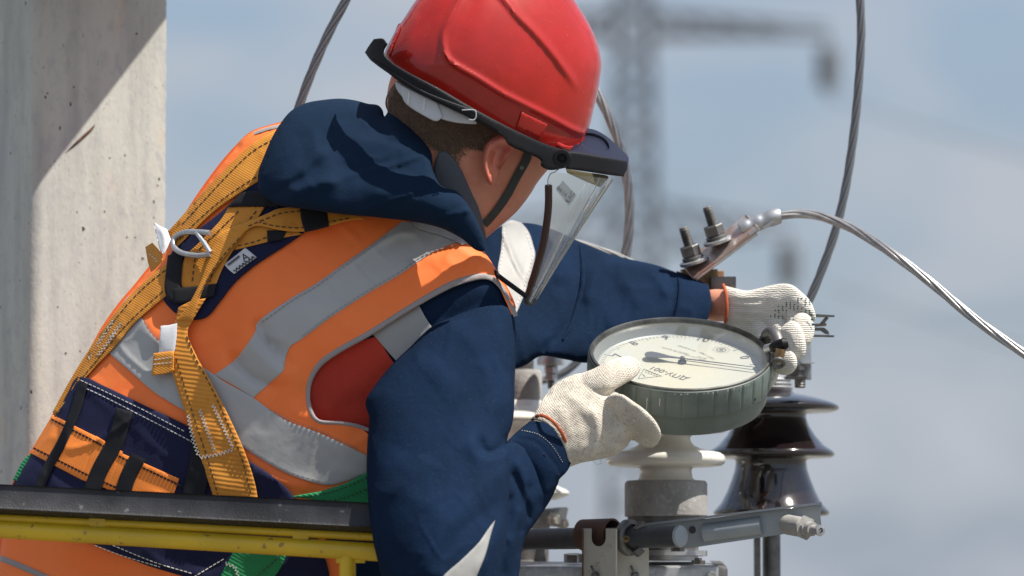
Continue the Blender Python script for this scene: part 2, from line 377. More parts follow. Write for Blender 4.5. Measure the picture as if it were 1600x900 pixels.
# ---------------- object helpers ----------------
def new_mesh(name, verts, faces, material, parent=None, smooth=True, sharp=None, recalc=True, uv=None):
    me = bpy.data.meshes.new(name)
    me.from_pydata([tuple(v) for v in verts], [], faces)
    if recalc:
        bm = bmesh.new(); bm.from_mesh(me)
        bmesh.ops.recalc_face_normals(bm, faces=bm.faces)
        bm.to_mesh(me); bm.free()
    if smooth:
        me.polygons.foreach_set('use_smooth', [True] * len(me.polygons))
        if sharp:
            me.set_sharp_from_angle(angle=R(sharp))
    if uv is not None:
        ul = me.uv_layers.new(name='UVMap')
        li = np.empty(len(me.loops), np.int32); me.loops.foreach_get('vertex_index', li)
        ul.data.foreach_set('uv', np.asarray(uv, np.float32)[li].ravel())
    me.materials.append(M[material] if isinstance(material, str) else material)
    ob = bpy.data.objects.new(name, me)
    COL.objects.link(ob)
    if parent:
        ob.parent = parent
        ob.matrix_parent_inverse = parent.matrix_world.inverted()
    return ob

def thing(name, label, cat, loc, group=None):
    o = bpy.data.objects.new(name, None)
    o.empty_display_size = 0.05
    COL.objects.link(o)
    o.location = loc
    o.matrix_world = Matrix.Translation(loc)
    o['label'] = label; o['category'] = cat
    if group: o['group'] = group
    return o
def tag(o, label, cat, group=None, kind=None):
    o['label'] = label
    if cat: o['category'] = cat
    if group: o['group'] = group
    if kind: o['kind'] = kind
    return o

class MB:
    "collects shapes in one mesh"
    def __init__(s): s.v = []; s.f = []
    def add(s, v, f):
        n = len(s.v); s.v += [Vector(a) for a in v]; s.f += [tuple(i + n for i in q) for q in f]; return s
    def box(s, c, ax, ay, az, bev=0.0):
        "centre and three half-axis vectors"
        c = Vector(c)
        if bev <= 0:
            v = [c + ax * i + ay * j + az * k for i in (-1, 1) for j in (-1, 1) for k in (-1, 1)]
            return s.add(v, [(0, 1, 3, 2), (4, 6, 7, 5), (0, 4, 5, 1), (2, 3, 7, 6), (0, 2, 6, 4), (1, 5, 7, 3)])
        bm = bmesh.new(); bmesh.ops.create_cube(bm, size=2)
        for q in bm.verts: q.co = ax * q.co.x + ay * q.co.y + az * q.co.z
        bmesh.ops.bevel(bm, geom=bm.edges[:], offset=bev, segments=2, affect='EDGES', profile=0.5)
        v = [q.co + c for q in bm.verts]; bm.verts.index_update()
        f = [tuple(q.index for q in p.verts) for p in bm.faces]; bm.free()
        return s.add(v, f)
    def tube(s, pts, r, seg=10, cap=True):
        pts = [Vector(p) for p in pts]; n = len(pts)
        rr = r if hasattr(r, '__len__') else [r] * n
        t0 = (pts[1] - pts[0]).normalized()
        a = t0.orthogonal().normalized(); base = len(s.v)
        for i in range(n):
            t = (pts[min(i + 1, n - 1)] - pts[max(i - 1, 0)]).normalized()
            a = (a - t * a.dot(t)).normalized(); b = t.cross(a)
            for k in range(seg):
                th = 2 * math.pi * k / seg
                s.v.append(pts[i] + (a * math.cos(th) + b * math.sin(th)) * rr[i])
        for i in range(n - 1):
            for k in range(seg):
                k2 = (k + 1) % seg
                s.f.append((base + i * seg + k, base + i * seg + k2, base + (i + 1) * seg + k2, base + (i + 1) * seg + k))
        if cap:
            s.f.append(tuple(base + k for k in range(seg))[::-1]); s.f.append(tuple(base + (n - 1) * seg + k for k in range(seg)))
        return s
    def lathe(s, o, axis, prof, seg=48, cap=True):
        "prof: (radius, height along axis)"
        axis = Vector(axis).normalized(); a = axis.orthogonal().normalized(); b = axis.cross(a); o = Vector(o)
        base = len(s.v); n = len(prof)
        for (r, h) in prof:
            for k in range(seg):
                th = 2 * math.pi * k / seg
                s.v.append(o + axis * h + (a * math.cos(th) + b * math.sin(th)) * r)
        for i in range(n - 1):
            for k in range(seg):
                k2 = (k + 1) % seg
                s.f.append((base + i * seg + k, base + i * seg + k2, base + (i + 1) * seg + k2, base + (i + 1) * seg + k))
        if cap:
            s.f.append(tuple(base + k for k in range(seg))[::-1]); s.f.append(tuple(base + (n - 1) * seg + k for k in range(seg)))
        return s
    def prism(s, poly, off):
        "extruded polygon: list of world points and an offset vector"
        n = len(poly); off = Vector(off)
        v = [Vector(p) for p in poly] + [Vector(p) + off for p in poly]
        f = [tuple(range(n)), tuple(range(2 * n - 1, n - 1, -1))] + [(i, (i + 1) % n, n + (i + 1) % n, n + i) for i in range(n)]
        return s.add(v, f)
    def build(s, name, m, parent=None, sharp=35, smooth=True):
        return new_mesh(name, s.v, s.f, m, parent, smooth, sharp)

def cr(pts, n=8, closed=False):
    "Catmull-Rom through points (any dimension); a 4th/3rd flag is not used"
    p = np.array(pts, float); out = []
    N = len(p)
    rng = range(N) if closed else range(N - 1)
    for i in rng:
        if closed:
            a, b, c, d = p[(i - 1) % N], p[i], p[(i + 1) % N], p[(i + 2) % N]
        else:
            b, c = p[i], p[i + 1]
            a = p[i - 1] if i > 0 else 2 * b - c
            d = p[i + 2] if i + 2 < N else 2 * c - b
        for k in range(n):
            t = k / n
            out.append(0.5 * ((2 * b) + (c - a) * t + (2 * a - 5 * b + 4 * c - d) * t * t + (3 * b - a - 3 * c + d) * t ** 3))
    if not closed:
        out.append(p[-1])
    return np.array(out)
def resample(p, step, closed=False):
    p = np.asarray(p, float)
    if closed: p = np.vstack([p, p[:1]])
    d = np.r_[0, np.cumsum(np.hypot(*(np.diff(p[:, :2], axis=0).T)))]
    n = max(3, int(round(d[-1] / step)))
    t = np.linspace(0, d[-1], n + 1)
    q = np.stack([np.interp(t, d, p[:, k]) for k in range(p.shape[1])], 1)
    return q[:-1] if closed else q
def outline(pts, step=4.0, smooth=True):
    "closed outline; smooth=True: curve through points; points with a third value 1 are corners"
    P_ = [tuple(q) for q in pts]
    N = len(P_)
    corner = [i for i, q in enumerate(P_) if len(q) > 2 and q[2]]
    xy = [q[:2] for q in P_]
    if not smooth:
        segs = [resample(np.array([xy[i], xy[(i + 1) % N]]), step)[:-1] for i in range(N)]
        return np.vstack(segs)
    if not corner:
        return resample(cr(xy, 10, True), step, True)
    out = []
    for a, b in zip(corner, corner[1:] + [corner[0] + N]):
        seg = [xy[i % N] for i in range(a, b + 1)]
        out.append(resample(cr(seg, 10), step)[:-1] if len(seg) > 2 else resample(np.array(seg), step)[:-1])
    return np.vstack(out)

def seg_dist(px, py, poly, closed=True):
    "distance to polyline, position along it (0..1) and signed side"
    A = np.asarray(poly, float); B = np.roll(A, -1, 0) if closed else A[1:]
    if not closed: A = A[:-1]
    Lg = np.hypot(*(B - A).T); cum = np.r_[0, np.cumsum(Lg)]; tot = cum[-1]
    px = np.asarray(px, float); py = np.asarray(py, float); n = len(px)
    best = np.empty(n); pos = np.empty(n); side = np.empty(n)
    d = B - A; l2 = (d ** 2).sum(1) + 1e-12
    ch = max(1, 400000 // len(A))
    for i in range(0, n, ch):
        ax = px[i:i + ch, None] - A[None, :, 0]; ay = py[i:i + ch, None] - A[None, :, 1]
        t = (ax * d[:, 0] + ay * d[:, 1]) / l2
        np.maximum(t, 0, out=t); np.minimum(t, 1, out=t)
        ex = ax - t * d[:, 0]; ey = ay - t * d[:, 1]
        q = ex * ex + ey * ey; j = q.argmin(1); r = np.arange(len(j))
        best[i:i + ch] = np.sqrt(q[r, j]); pos[i:i + ch] = (cum[j] + t[r, j] * Lg[j]) / tot
        side[i:i + ch] = np.sign(d[j, 0] * ey[r, j] - d[j, 1] * ex[r, j])
    return best, pos, side
def inside(px, py, poly):
    A = np.asarray(poly, float); B = np.roll(A, -1, 0); k = A[:, 1] != B[:, 1]; A = A[k]; B = B[k]
    px = np.asarray(px, float); py = np.asarray(py, float); n = len(px); c = np.zeros(n, bool)
    sl = (B[:, 0] - A[:, 0]) / (B[:, 1] - A[:, 1])
    ch = max(1, 400000 // len(A))
    for i in range(0, n, ch):
        y = py[i:i + ch, None]; x = px[i:i + ch, None]
        m = ((A[None, :, 1] > y) != (B[None, :, 1] > y)) & (x < sl * (y - A[None, :, 1]) + A[None, :, 0])
        c[i:i + ch] = m.sum(1) % 2 == 1
    return c
_perm = np.random.RandomState(3).rand(256, 256) * 2 - 1
def vnoise(x, y, seed=0):
    x = x + seed * 17.3; y = y + seed * 9.7
    xi = np.floor(x).astype(int); yi = np.floor(y).astype(int); fx = x - xi; fy = y - yi
    fx = fx * fx * fx * (fx * (fx * 6 - 15) + 10); fy = fy * fy * fy * (fy * (fy * 6 - 15) + 10)
    g = lambda a, b: _perm[a & 255, b & 255]
    return (g(xi, yi) * (1 - fx) + g(xi + 1, yi) * fx) * (1 - fy) + (g(xi, yi + 1) * (1 - fx) + g(xi + 1, yi + 1) * fx) * fy

class Field:
    """A cushion-like body: traced outline inflated to a rounded solid.
    depth: number or [(x, y, d), ...]; k: roundness; folds: [(points, amp_px, w_left, w_right)]; noise: [(wavelength_px, amp_px, angle, stretch)]"""
    def __init__(s, pts, depth, k=1.0, folds=(), noise=(), cell=4, seed=0, hmax=None, smooth=True, fade=8, pw=2.0):
        s.pw = pw
        s.poly = outline(pts, 4.0, smooth); s.k = k; s.folds = folds; s.noise = noise; s.seed = seed; s.hmax = hmax; s.fade = fade
        if hasattr(depth, '__len__'):
            q = np.array(depth, float); s.c = q[:, :2] / 100.0; n = len(q)
            if n <= 3:
                s.w = None; A = np.c_[np.ones(n), s.c]; s.a = np.linalg.lstsq(A, q[:, 2], rcond=None)[0]
            else:
                r = np.hypot(*(s.c[:, None] - s.c[None]).transpose(2, 0, 1)); Kk = np.where(r > 0, r * r * np.log(r + 1e-12), 0)
                Pm = np.c_[np.ones(n), s.c]; Z = np.zeros((3, 3))
                sol = np.linalg.solve(np.block([[Kk, Pm], [Pm.T, Z]]), np.r_[q[:, 2], 0, 0, 0]); s.w = sol[:n]; s.a = sol[n:]
        else:
            s.w = None; s.a = np.array([depth, 0, 0.])
        lo = s.poly.min(0) - 3 * cell; hi = s.poly.max(0) + 3 * cell
        u = None
        for cc in (cell * 4, cell * 2, cell):
            nx = int((hi[0] - lo[0]) / cc) + 2; ny = int((hi[1] - lo[1]) / cc) + 2
            gx = lo[0] + np.arange(nx) * cc; gy = lo[1] + np.arange(ny) * cc
            X, Y = np.meshgrid(gx, gy); ins = inside(X.ravel(), Y.ravel(), s.poly).reshape(X.shape)
            if u is None: v = np.zeros(X.shape)
            else: v = s._bil(u, X, Y) * ins
            for it in range(500):
                v[1:-1, 1:-1] = 0.25 * (v[:-2, 1:-1] + v[2:, 1:-1] + v[1:-1, :-2] + v[1:-1, 2:] + cc * cc)
                v *= ins
            u = v; s.lo = lo; s.cc = cc; s.shape = X.shape
        D, _, _ = seg_dist(X.ravel(), Y.ravel(), s.poly); D = D.reshape(X.shape)
        q = np.where(ins & (D > 0.8), u / np.maximum(D, 0.8), 0); wgt = (ins & (D > 0.8 * cell)).astype(float); q *= wgt
        for it in range(8):   # extend outwards
            sq = np.zeros_like(q); sw = np.zeros_like(q)
            for dy in (-1, 0, 1):
                for dx in (-1, 0, 1):
                    sq += np.roll(np.roll(q * wgt, dy, 0), dx, 1); sw += np.roll(np.roll(wgt, dy, 0), dx, 1)
            m = (wgt == 0) & (sw > 0); q[m] = sq[m] / sw[m]; wgt[m] = 1
        s.q = q
    def _bil(s, g, X, Y):
        fx = np.clip((X - s.lo[0]) / s.cc, 0, g.shape[1] - 1.001); fy = np.clip((Y - s.lo[1]) / s.cc, 0, g.shape[0] - 1.001)
        i = fx.astype(int); j = fy.astype(int); a = fx - i; b = fy - j
        return (g[j, i] * (1 - a) + g[j, i + 1] * a) * (1 - b) + (g[j + 1, i] * (1 - a) + g[j + 1, i + 1] * a) * b
    def mid(s, x, y):
        x = np.asarray(x, float) / 100; y = np.asarray(y, float) / 100
        r = s.a[0] + s.a[1] * x + s.a[2] * y
        if s.w is not None:
            for (cx, cy), w in zip(s.c, s.w):
                q = (x - cx) ** 2 + (y - cy) ** 2
                r = r + w * 0.5 * q * np.log(q + 1e-12)
        return r
    def hd(s, x, y):
        x = np.atleast_1d(np.asarray(x, float)); y = np.atleast_1d(np.asarray(y, float))
        D, _, _ = seg_dist(x, y, s.poly); ins = inside(x, y, s.poly); D = np.where(ins, D, 0)
        q = s._bil(s.q, x, y)
        h = s.k * np.sqrt(np.maximum(2 * q * D, 0)) * K * 5
        if s.hmax: h = s.hmax * np.tanh(h / s.hmax)
        f = np.clip(D / s.fade, 0, 1); f = f * f * (3 - 2 * f)
        disp = np.zeros_like(x)
        for fd in s.folds:
            pts, amp, w1, w2 = fd[:4]
            pl = resample(cr(pts, 6), 6.0); R3 = 3.2 * max(w1, w2); lo = pl.min(0) - R3; hi = pl.max(0) + R3
            sel = np.where((x > lo[0]) & (x < hi[0]) & (y > lo[1]) & (y < hi[1]))[0]
            if len(sel) == 0: continue
            d, t, sd = seg_dist(x[sel], y[sel], pl, False)
            w = np.where(sd > 0, w1, w2)
            tp = np.clip(np.minimum(t, 1 - t) * 4, 0, 1) if len(fd) < 5 else np.clip(np.minimum((t + (0.3 if fd[4] & 1 else 0)), (1 - t + (0.3 if fd[4] & 2 else 0))) * 4, 0, 1)
            tp = tp * tp * (3 - 2 * tp)
            disp[sel] += amp * tp * np.exp(-(d / w) ** s.pw)
        for i, nn in enumerate(s.noise):
            wl, amp, ang, st = nn[:4]
            c, sn = math.cos(R(ang)), math.sin(R(ang))
            xx = (x * c + y * sn) / (wl * st); yy = (-x * sn + y * c) / wl
            if len(nn) > 4:
                v_ = np.abs(vnoise(xx, yy, s.seed * 5 + i)); disp += 1.7 * amp * (1 - np.clip(v_ * 3.2, 0, 1)) ** 1.5 * np.clip(0.5 + 1.6 * vnoise(x / nn[4], y / nn[4], s.seed + 40), 0, 1)
            else:
                disp += amp * vnoise(xx, yy, s.seed * 5 + i)
        return h, disp * f * K * 5
    def D(s, x, y):
        h, dp = s.hd(x, y)
        return s.mid(x, y) - h - dp

class Under:
    "front-most of several surfaces, raised by an offset"
    def __init__(s, fields, off=0.0): s.f = fields; s.off = off
    def D(s, x, y):
        return np.min([f.D(x, y) for f in s.f], axis=0) - s.off
class Plane:
    def __init__(s, pts):
        s.q = Field.__new__(Field); q = np.array(pts, float); s.q.c = q[:, :2] / 100.; n = len(q)
        s.q.w = None; s.q.a = np.linalg.lstsq(np.c_[np.ones(n), s.q.c], q[:, 2], rcond=None)[0]
    def D(s, x, y): return s.q.mid(x, y)
class Smooth:
    "a surface averaged over a radius: webbing that bridges small hollows"
    def __init__(s, f, r): s.f = f; s.r = r
    def D(s, x, y):
        acc = np.zeros_like(np.asarray(x, float)); n = 0
        for a in range(6):
            acc = acc + s.f.D(x + s.r * math.cos(a), y + s.r * math.sin(a)); n += 1
        return acc / n

def tri_region(poly, s, rings=(1.2, 3.2), holes=()):
    poly = np.asarray(poly); n = len(poly)
    nxt = np.roll(poly, -1, 0); prv = np.roll(poly, 1, 0)
    area = 0.5 * np.sum(poly[:, 0] * nxt[:, 1] - nxt[:, 0] * poly[:, 1])
    tg = nxt - prv; tg /= (np.hypot(*tg.T)[:, None] + 1e-9)
    nr = np.stack([-tg[:, 1], tg[:, 0]], 1) * (1 if area > 0 else -1)
    lo = poly.min(0); hi = poly.max(0)
    gx = np.arange(lo[0], hi[0] + s, s); gy = np.arange(lo[1], hi[1] + s, s * 0.866)
    X, Y = np.meshgrid(gx, gy); X = X + (np.arange(len(gy)) % 2)[:, None] * s * 0.5
    x = X.ravel(); y = Y.ravel()
    ok = inside(x, y, poly); x = x[ok]; y = y[ok]
    d, _, _ = seg_dist(x, y, poly); ok = d > max(rings[-1] if rings else 0, 0.3 * s) + 0.45 * s
    pts = [np.stack([x[ok], y[ok]], 1)]
    for r in rings:
        q = poly + nr * r
        d, _, _ = seg_dist(q[:, 0], q[:, 1], poly); ok = (d > 0.9 * r) & inside(q[:, 0], q[:, 1], poly)
        pts.append(q[ok])
    inner = np.vstack(pts)
    loops = [poly] + [np.asarray(h) for h in holes]
    if holes:
        for h in holes:
            d, _, _ = seg_dist(inner[:, 0], inner[:, 1], h)
            inner = inner[(~inside(inner[:, 0], inner[:, 1], h)) & (d > 0.4 * s)]
    B = np.vstack(loops); edges = []; base = 0; marks = []
    for l in loops:
        m = len(l); edges += [(base + i, base + (i + 1) % m) for i in range(m)]; marks.append((base, m)); base += m
    allp = np.vstack([B, inner])
    r = delaunay_2d_cdt([Vector(p) for p in allp], edges, [], 0, 1e-4)
    vo = np.array([tuple(v) for v in r[0]]); fo = np.array([tuple(f) for f in r[2]])
    c = vo[fo].mean(1); ok = inside(c[:, 0], c[:, 1], poly)
    for h in holes: ok &= ~inside(c[:, 0], c[:, 1], h)
    fo = fo[ok]
    return vo, fo

def region_geo(poly, field, s=5.0, mode='puff', off=0.0, thick=0.002, kb=0.9, rings=(1.2, 3.5), holes=(), back=None, soft=2.5):
    """mode 'puff': closed rounded solid whose outline is the field's; 'cut': part of a bigger field, walled;
    'sheet': cloth of the given thickness lying on the surface"""
    vo, fo = tri_region(poly, s, rings, holes)
    x, y = vo[:, 0], vo[:, 1]; n = len(vo)
    e = {}
    for t in fo:
        for a, b in ((t[0], t[1]), (t[1], t[2]), (t[2], t[0])):
            e[(a, b)] = e.get((a, b), 0) + 1
    bd = [(a, b) for (a, b) in e if (b, a) not in e]
    bset = set(i for q in bd for i in q)
    faces = [tuple(int(i) for i in t) for t in fo]
    if mode == 'puff':
        h, dp = field.hd(x, y); m = field.mid(x, y); isb = np.array([i in bset for i in range(n)])
        h[isb] = 0; dp[isb] = 0
        f = PA(x, y, m - h - dp - off); b = PA(x, y, m + kb * h)
        idx = np.arange(n); bi = np.full(n, -1); inn = np.where(~isb)[0]; bi[inn] = n + np.arange(len(inn)); bi[isb] = idx[isb]
        verts = np.vstack([f, b[inn]]); uv = np.stack([np.r_[x, x[inn]], np.r_[y, y[inn]]], 1) / 100
        faces += [tuple(int(bi[i]) for i in t[::-1]) for t in fo]
    else:
        if mode == 'cut':
            h, dp = field.hd(x, y); m = field.mid(x, y); fd = m - h - dp - off; bdp = np.maximum(m + kb * h, fd + 0.004)
        else:
            d0 = field.D(x, y) - off
            allb = np.vstack([poly])
            d, _, _ = seg_dist(x, y, allb)
            for hh in holes:
                d2, _, _ = seg_dist(x, y, hh); d = np.minimum(d, d2)
            tt = np.sqrt(np.clip(1 - (1 - np.clip(d / soft, 0, 1)) ** 2, 0, 1)) if soft else 1.0
            fd = d0 - thick * (0.45 + 0.55 * tt); bdp = d0 + 0.0005 if back is None else d0 + back
        verts = np.vstack([PA(x, y, fd), PA(x, y, bdp)]); uv = np.stack([np.r_[x, x], np.r_[y, y]], 1) / 100
        faces += [tuple(int(n + i) for i in t[::-1]) for t in fo]
        faces += [(int(b), int(a), int(n + a), int(n + b)) for a, b in bd]
    return verts, faces, uv

def puff(name, field, m, parent, s=5.0, kb=0.9, **kw):
    v, f, uv = region_geo(field.poly, field, s, 'puff', kb=kb, **kw)
    return new_mesh(name, v, f, m, parent, uv=uv, sharp=None)
def cut(name, pts, field, m, parent, s=5.0, off=0.0, kb=0.9, smooth=True, holes=(), sharp=55):
    pl = outline(pts, 4.0, smooth)
    v, f, uv = region_geo(pl, field, s, 'cut', off=off, kb=kb, holes=holes)
    return new_mesh(name, v, f, m, parent, uv=uv, sharp=sharp)
def sheet(name, pts, surf, m, parent, s=5.0, off=0.0, thick=0.002, smooth=True, holes=(), step=4.0, soft=2.5, back=None, uvrot=0):
    pl = outline(pts, step, smooth) if not isinstance(pts, np.ndarray) else pts
    v, f, uv = region_geo(pl, surf, s, 'sheet', off=off, thick=thick, holes=holes, soft=soft, back=back, rings=(1.5,))
    if uvrot:
        c, sn = math.cos(R(uvrot)), math.sin(R(uvrot)); uv = uv @ np.array([[c, sn], [-sn, c]])
    return new_mesh(name, v, f, m, parent, uv=uv, sharp=60)
def strip_poly(pts, w, n=10):
    "outline of a band along a path; w: one width or one per point"
    p = np.array(pts, float); ww = np.array(w if hasattr(w, '__len__') else [w] * len(p), float)
    q = resample(cr(np.c_[p, ww], n), 5.0)
    t = np.gradient(q[:, :2], axis=0); t /= np.hypot(*t.T)[:, None] + 1e-9
    nr = np.stack([-t[:, 1], t[:, 0]], 1) * q[:, 2:3] / 2
    return np.vstack([q[:, :2] + nr, (q[:, :2] - nr)[::-1]])
def band(name, pts, w, surf, m, parent, **kw):
    return sheet(name, strip_poly(pts, w), surf, m, parent, **kw)
def stitch(name, paths, surf, m, parent, dash=6, gap=4, w=1.6, off=0.0005, thick=0.0006, zig=None):
    mb = MB(); cs = []
    for pts in paths:
        q = resample(cr(pts, 8) if len(pts) > 2 else np.array(pts, float), 1.0)
        if zig:
            t = np.gradient(q, axis=0); t /= np.hypot(*t.T)[:, None] + 1e-9; nr = np.stack([-t[:, 1], t[:, 0]], 1)
            idx = np.arange(0, len(q), zig[0]); q = q[idx] + nr[idx] * zig[1] * (np.arange(len(idx)) % 2 * 2 - 1)[:, None]
            segs = list(zip(q[:-1], q[1:]))
        else:
            segs = [(q[i], q[min(i + dash, len(q) - 1)]) for i in range(0, len(q) - 2, dash + gap)]
        for a, b in segs:
            t = (b - a); l = np.hypot(*t); 
            if l < 0.5: continue
            nr = np.array([-t[1], t[0]]) / l * w / 2
            cs.append(np.array([a + nr, b + nr, b - nr, a - nr]))
    c = np.vstack(cs); d = surf.D(c[:, 0], c[:, 1]) - off
    TOP = PA(c[:, 0], c[:, 1], d - thick); BOT = PA(c[:, 0], c[:, 1], d + thick)
    for k in range(len(cs)):
            top = TOP[4 * k:4 * k + 4]; bot = BOT[4 * k:4 * k + 4]
            mb.add([Vector(v) for v in np.vstack([top, bot])], [(0, 1, 2, 3), (4, 7, 6, 5), (0, 4, 5, 1), (1, 5, 6, 2), (2, 6, 7, 3), (3, 7, 4, 0)])
    o = mb.build(name, m, parent, smooth=False)
    o['kind'] = 'stuff'
    return o
_tc = {}
def text_geo(s, size=1.0):
    cu = bpy.data.curves.new('t', 'FONT'); cu.body = s; cu.size = size; cu.align_x = 'CENTER'; cu.align_y = 'CENTER'; cu.resolution_u = 3
    ob = bpy.data.objects.new('t', cu); COL.objects.link(ob)
    me = bpy.data.meshes.new_from_object(ob)
    v = [tuple(q.co) for q in me.vertices]; f = [tuple(p.vertices) for p in me.polygons]
    bpy.data.objects.remove(ob); bpy.data.meshes.remove(me); bpy.data.curves.remove(cu)
    return v, f
def text_px(mb, s, x, y, size, ang, surf, off=0.0006, sx=1.0):
    "lettering laid on a surface; size in px, ang in degrees clockwise on the picture"
    v, f = text_geo(s, size); c, sn = math.cos(R(ang)), math.sin(R(ang))
    q = np.array([[x + a[0] * sx * c + a[1] * sn, y + a[0] * sx * sn - a[1] * c] for a in v])
    w = PA(q[:, 0], q[:, 1], surf.D(q[:, 0], q[:, 1]) - off)
    mb.add([Vector(a) for a in w], f)

# ================= SETTING =================
g = MB(); S_ = 6000
g.add([(-S_, -S_, 0), (S_, -S_, 0), (S_, S_, 0), (-S_, S_, 0)], [(0, 1, 2, 3)])
o = g.build('ground', 'ground'); o['kind'] = 'structure'; o['label'] = 'pale gravel yard far below the work platform'

# ---------------- concrete pole ----------------
pole_edge = P(50, 450, 0.30)
pn = Vector((0.62, -0.785, 0)).normalized()       # front face normal
pt = Vector((0.785, 0.62, 0)).normalized()        # along the front face to the right
def face_depth(x, y):
    # depth offset where the pixel ray meets the pole's front face
    dr = FW + RT * ((x - 800) * K) + UP * ((450 - y) * K)
    t = (pole_edge - CAM).dot(pn) / dr.dot(pn)
    return t - 5.0
wd = (P(260, 450, face_depth(260, 450)) - pole_edge).dot(pt)
pole = thing('concrete_pole', 'tall square weathered concrete pole standing behind the worker with a diagonal shadow', 'pole', (pole_edge.x, pole_edge.y, 0))
# section with rounded front edge and small chamfer on the right
sec = []
def pp(a, b): return (pole_edge.x + pt.x * a - pn.x * b, pole_edge.y + pt.y * a - pn.y * b)
rad = 0.016
for k in range(6):
    th = R(90) * k / 5
    sec.append(pp(rad - rad * math.cos(th), rad - rad * math.sin(th)))
sec = sec + [pp(wd - 0.003, 0), pp(wd, 0.004), pp(wd - 0.01, 0.34), pp(0.01, 0.34)]
random.seed(3)
mb = MB(); zs = [0] + list(np.arange(8.2, 9.9, 0.006)) + [12.0]; ns = len(sec)
for z in zs:
    for i, (x, y) in enumerate(sec):
        j = 0.0
        if i in (6, 7) and 8 < z < 10: j = random.uniform(0, 0.0016) + (random.uniform(0, 0.004) if random.random() < 0.06 else 0)
        mb.v.append(Vector((x - pt.x * j, y - pt.y * j, z)))
for r in range(len(zs) - 1):
    for i in range(ns):
        mb.f.append((r * ns + i, r * ns + (i + 1) % ns, (r + 1) * ns + (i + 1) % ns, (r + 1) * ns + i))
mb.f += [tuple(range(ns)), tuple(range((len(zs) - 1) * ns, len(zs) * ns))[::-1]]
mb.build('shaft', 'concrete', pole, sharp=25)
class PoleFace:
    def D(s, x, y):
        return np.array([face_depth(a, b) for a, b in zip(np.atleast_1d(x), np.atleast_1d(y))])
PF = PoleFace()
o = sheet('rusty_rebar_end', [(103, 238, 1), (116, 224), (132, 209), (149, 194, 1), (145, 202), (134, 213), (118, 227)], PF, 'rust', pole, s=3, off=0.0, thick=0.003)
mb = MB(); random.seed(21)
for cx, cy, rr_ in ((129, 357, 5), (222, 404, 3), (213, 53, 2.5), (163, 331, 2.2), (195, 243, 2), (171, 247, 2), (248, 280, 3), (246, 290, 2), (211, 371, 2), (102, 552, 2.5), (115, 136, 2), (74, 146, 2.5), (198, 371, 1.8), (240, 340, 1.6), (90, 480, 1.8), (140, 600, 2)):
    pts_ = [P(cx + rr_ * random.uniform(.6, 1.2) * math.cos(a), cy + rr_ * random.uniform(.5, 1.0) * math.sin(a), face_depth(cx, cy) - 0.0006) for a in np.linspace(0, 5.6, 9)]
    mb.add(pts_, [tuple(range(9))])
o = mb.build('surface_pit', mat('pit_shade', (0.12, 0.11, 0.10), 0.95), pole, smooth=False); o['kind'] = 'stuff'
# added unseen brace set slantwise above the frame to cast the diagonal pole shadow
S1 = P(262, 20, face_depth(262, 20)); S2 = P(50, 296, face_depth(50, 296))
tt = 0.46
E1 = S1 + SUN * tt; E2 = S2 + SUN * tt
ed_ = (E1 - E2).normalized(); ou = pn.cross(ed_).normalized()
if ou.z < 0: ou = -ou
arm = thing('added_shadow_plate', 'added unseen slanted brace bolted in front of the pole just above the picture', 'shadow_plate', tuple(E1))
mb = MB(); mb.box((E1 + E2) / 2 + ed_ * 0.02 + ou * 0.19 - pn * 0.02, ed_ * ((E1 - E2).length / 2 + 0.22), ou * 0.19, pn * 0.02, 0.004); mb.build('channel', 'steel', arm)
for a in (0.02, 0.2):
    q0 = (E1 + E2) / 2 + ed_ * (a - 0.1) + ou * 0.3; dist = (q0 - pole_edge).dot(pn)
    mb = MB(); mb.tube([q0, q0 - pn * (dist + 0.01)], 0.012, 12); mb.build('stud', 'steel_dark', arm)

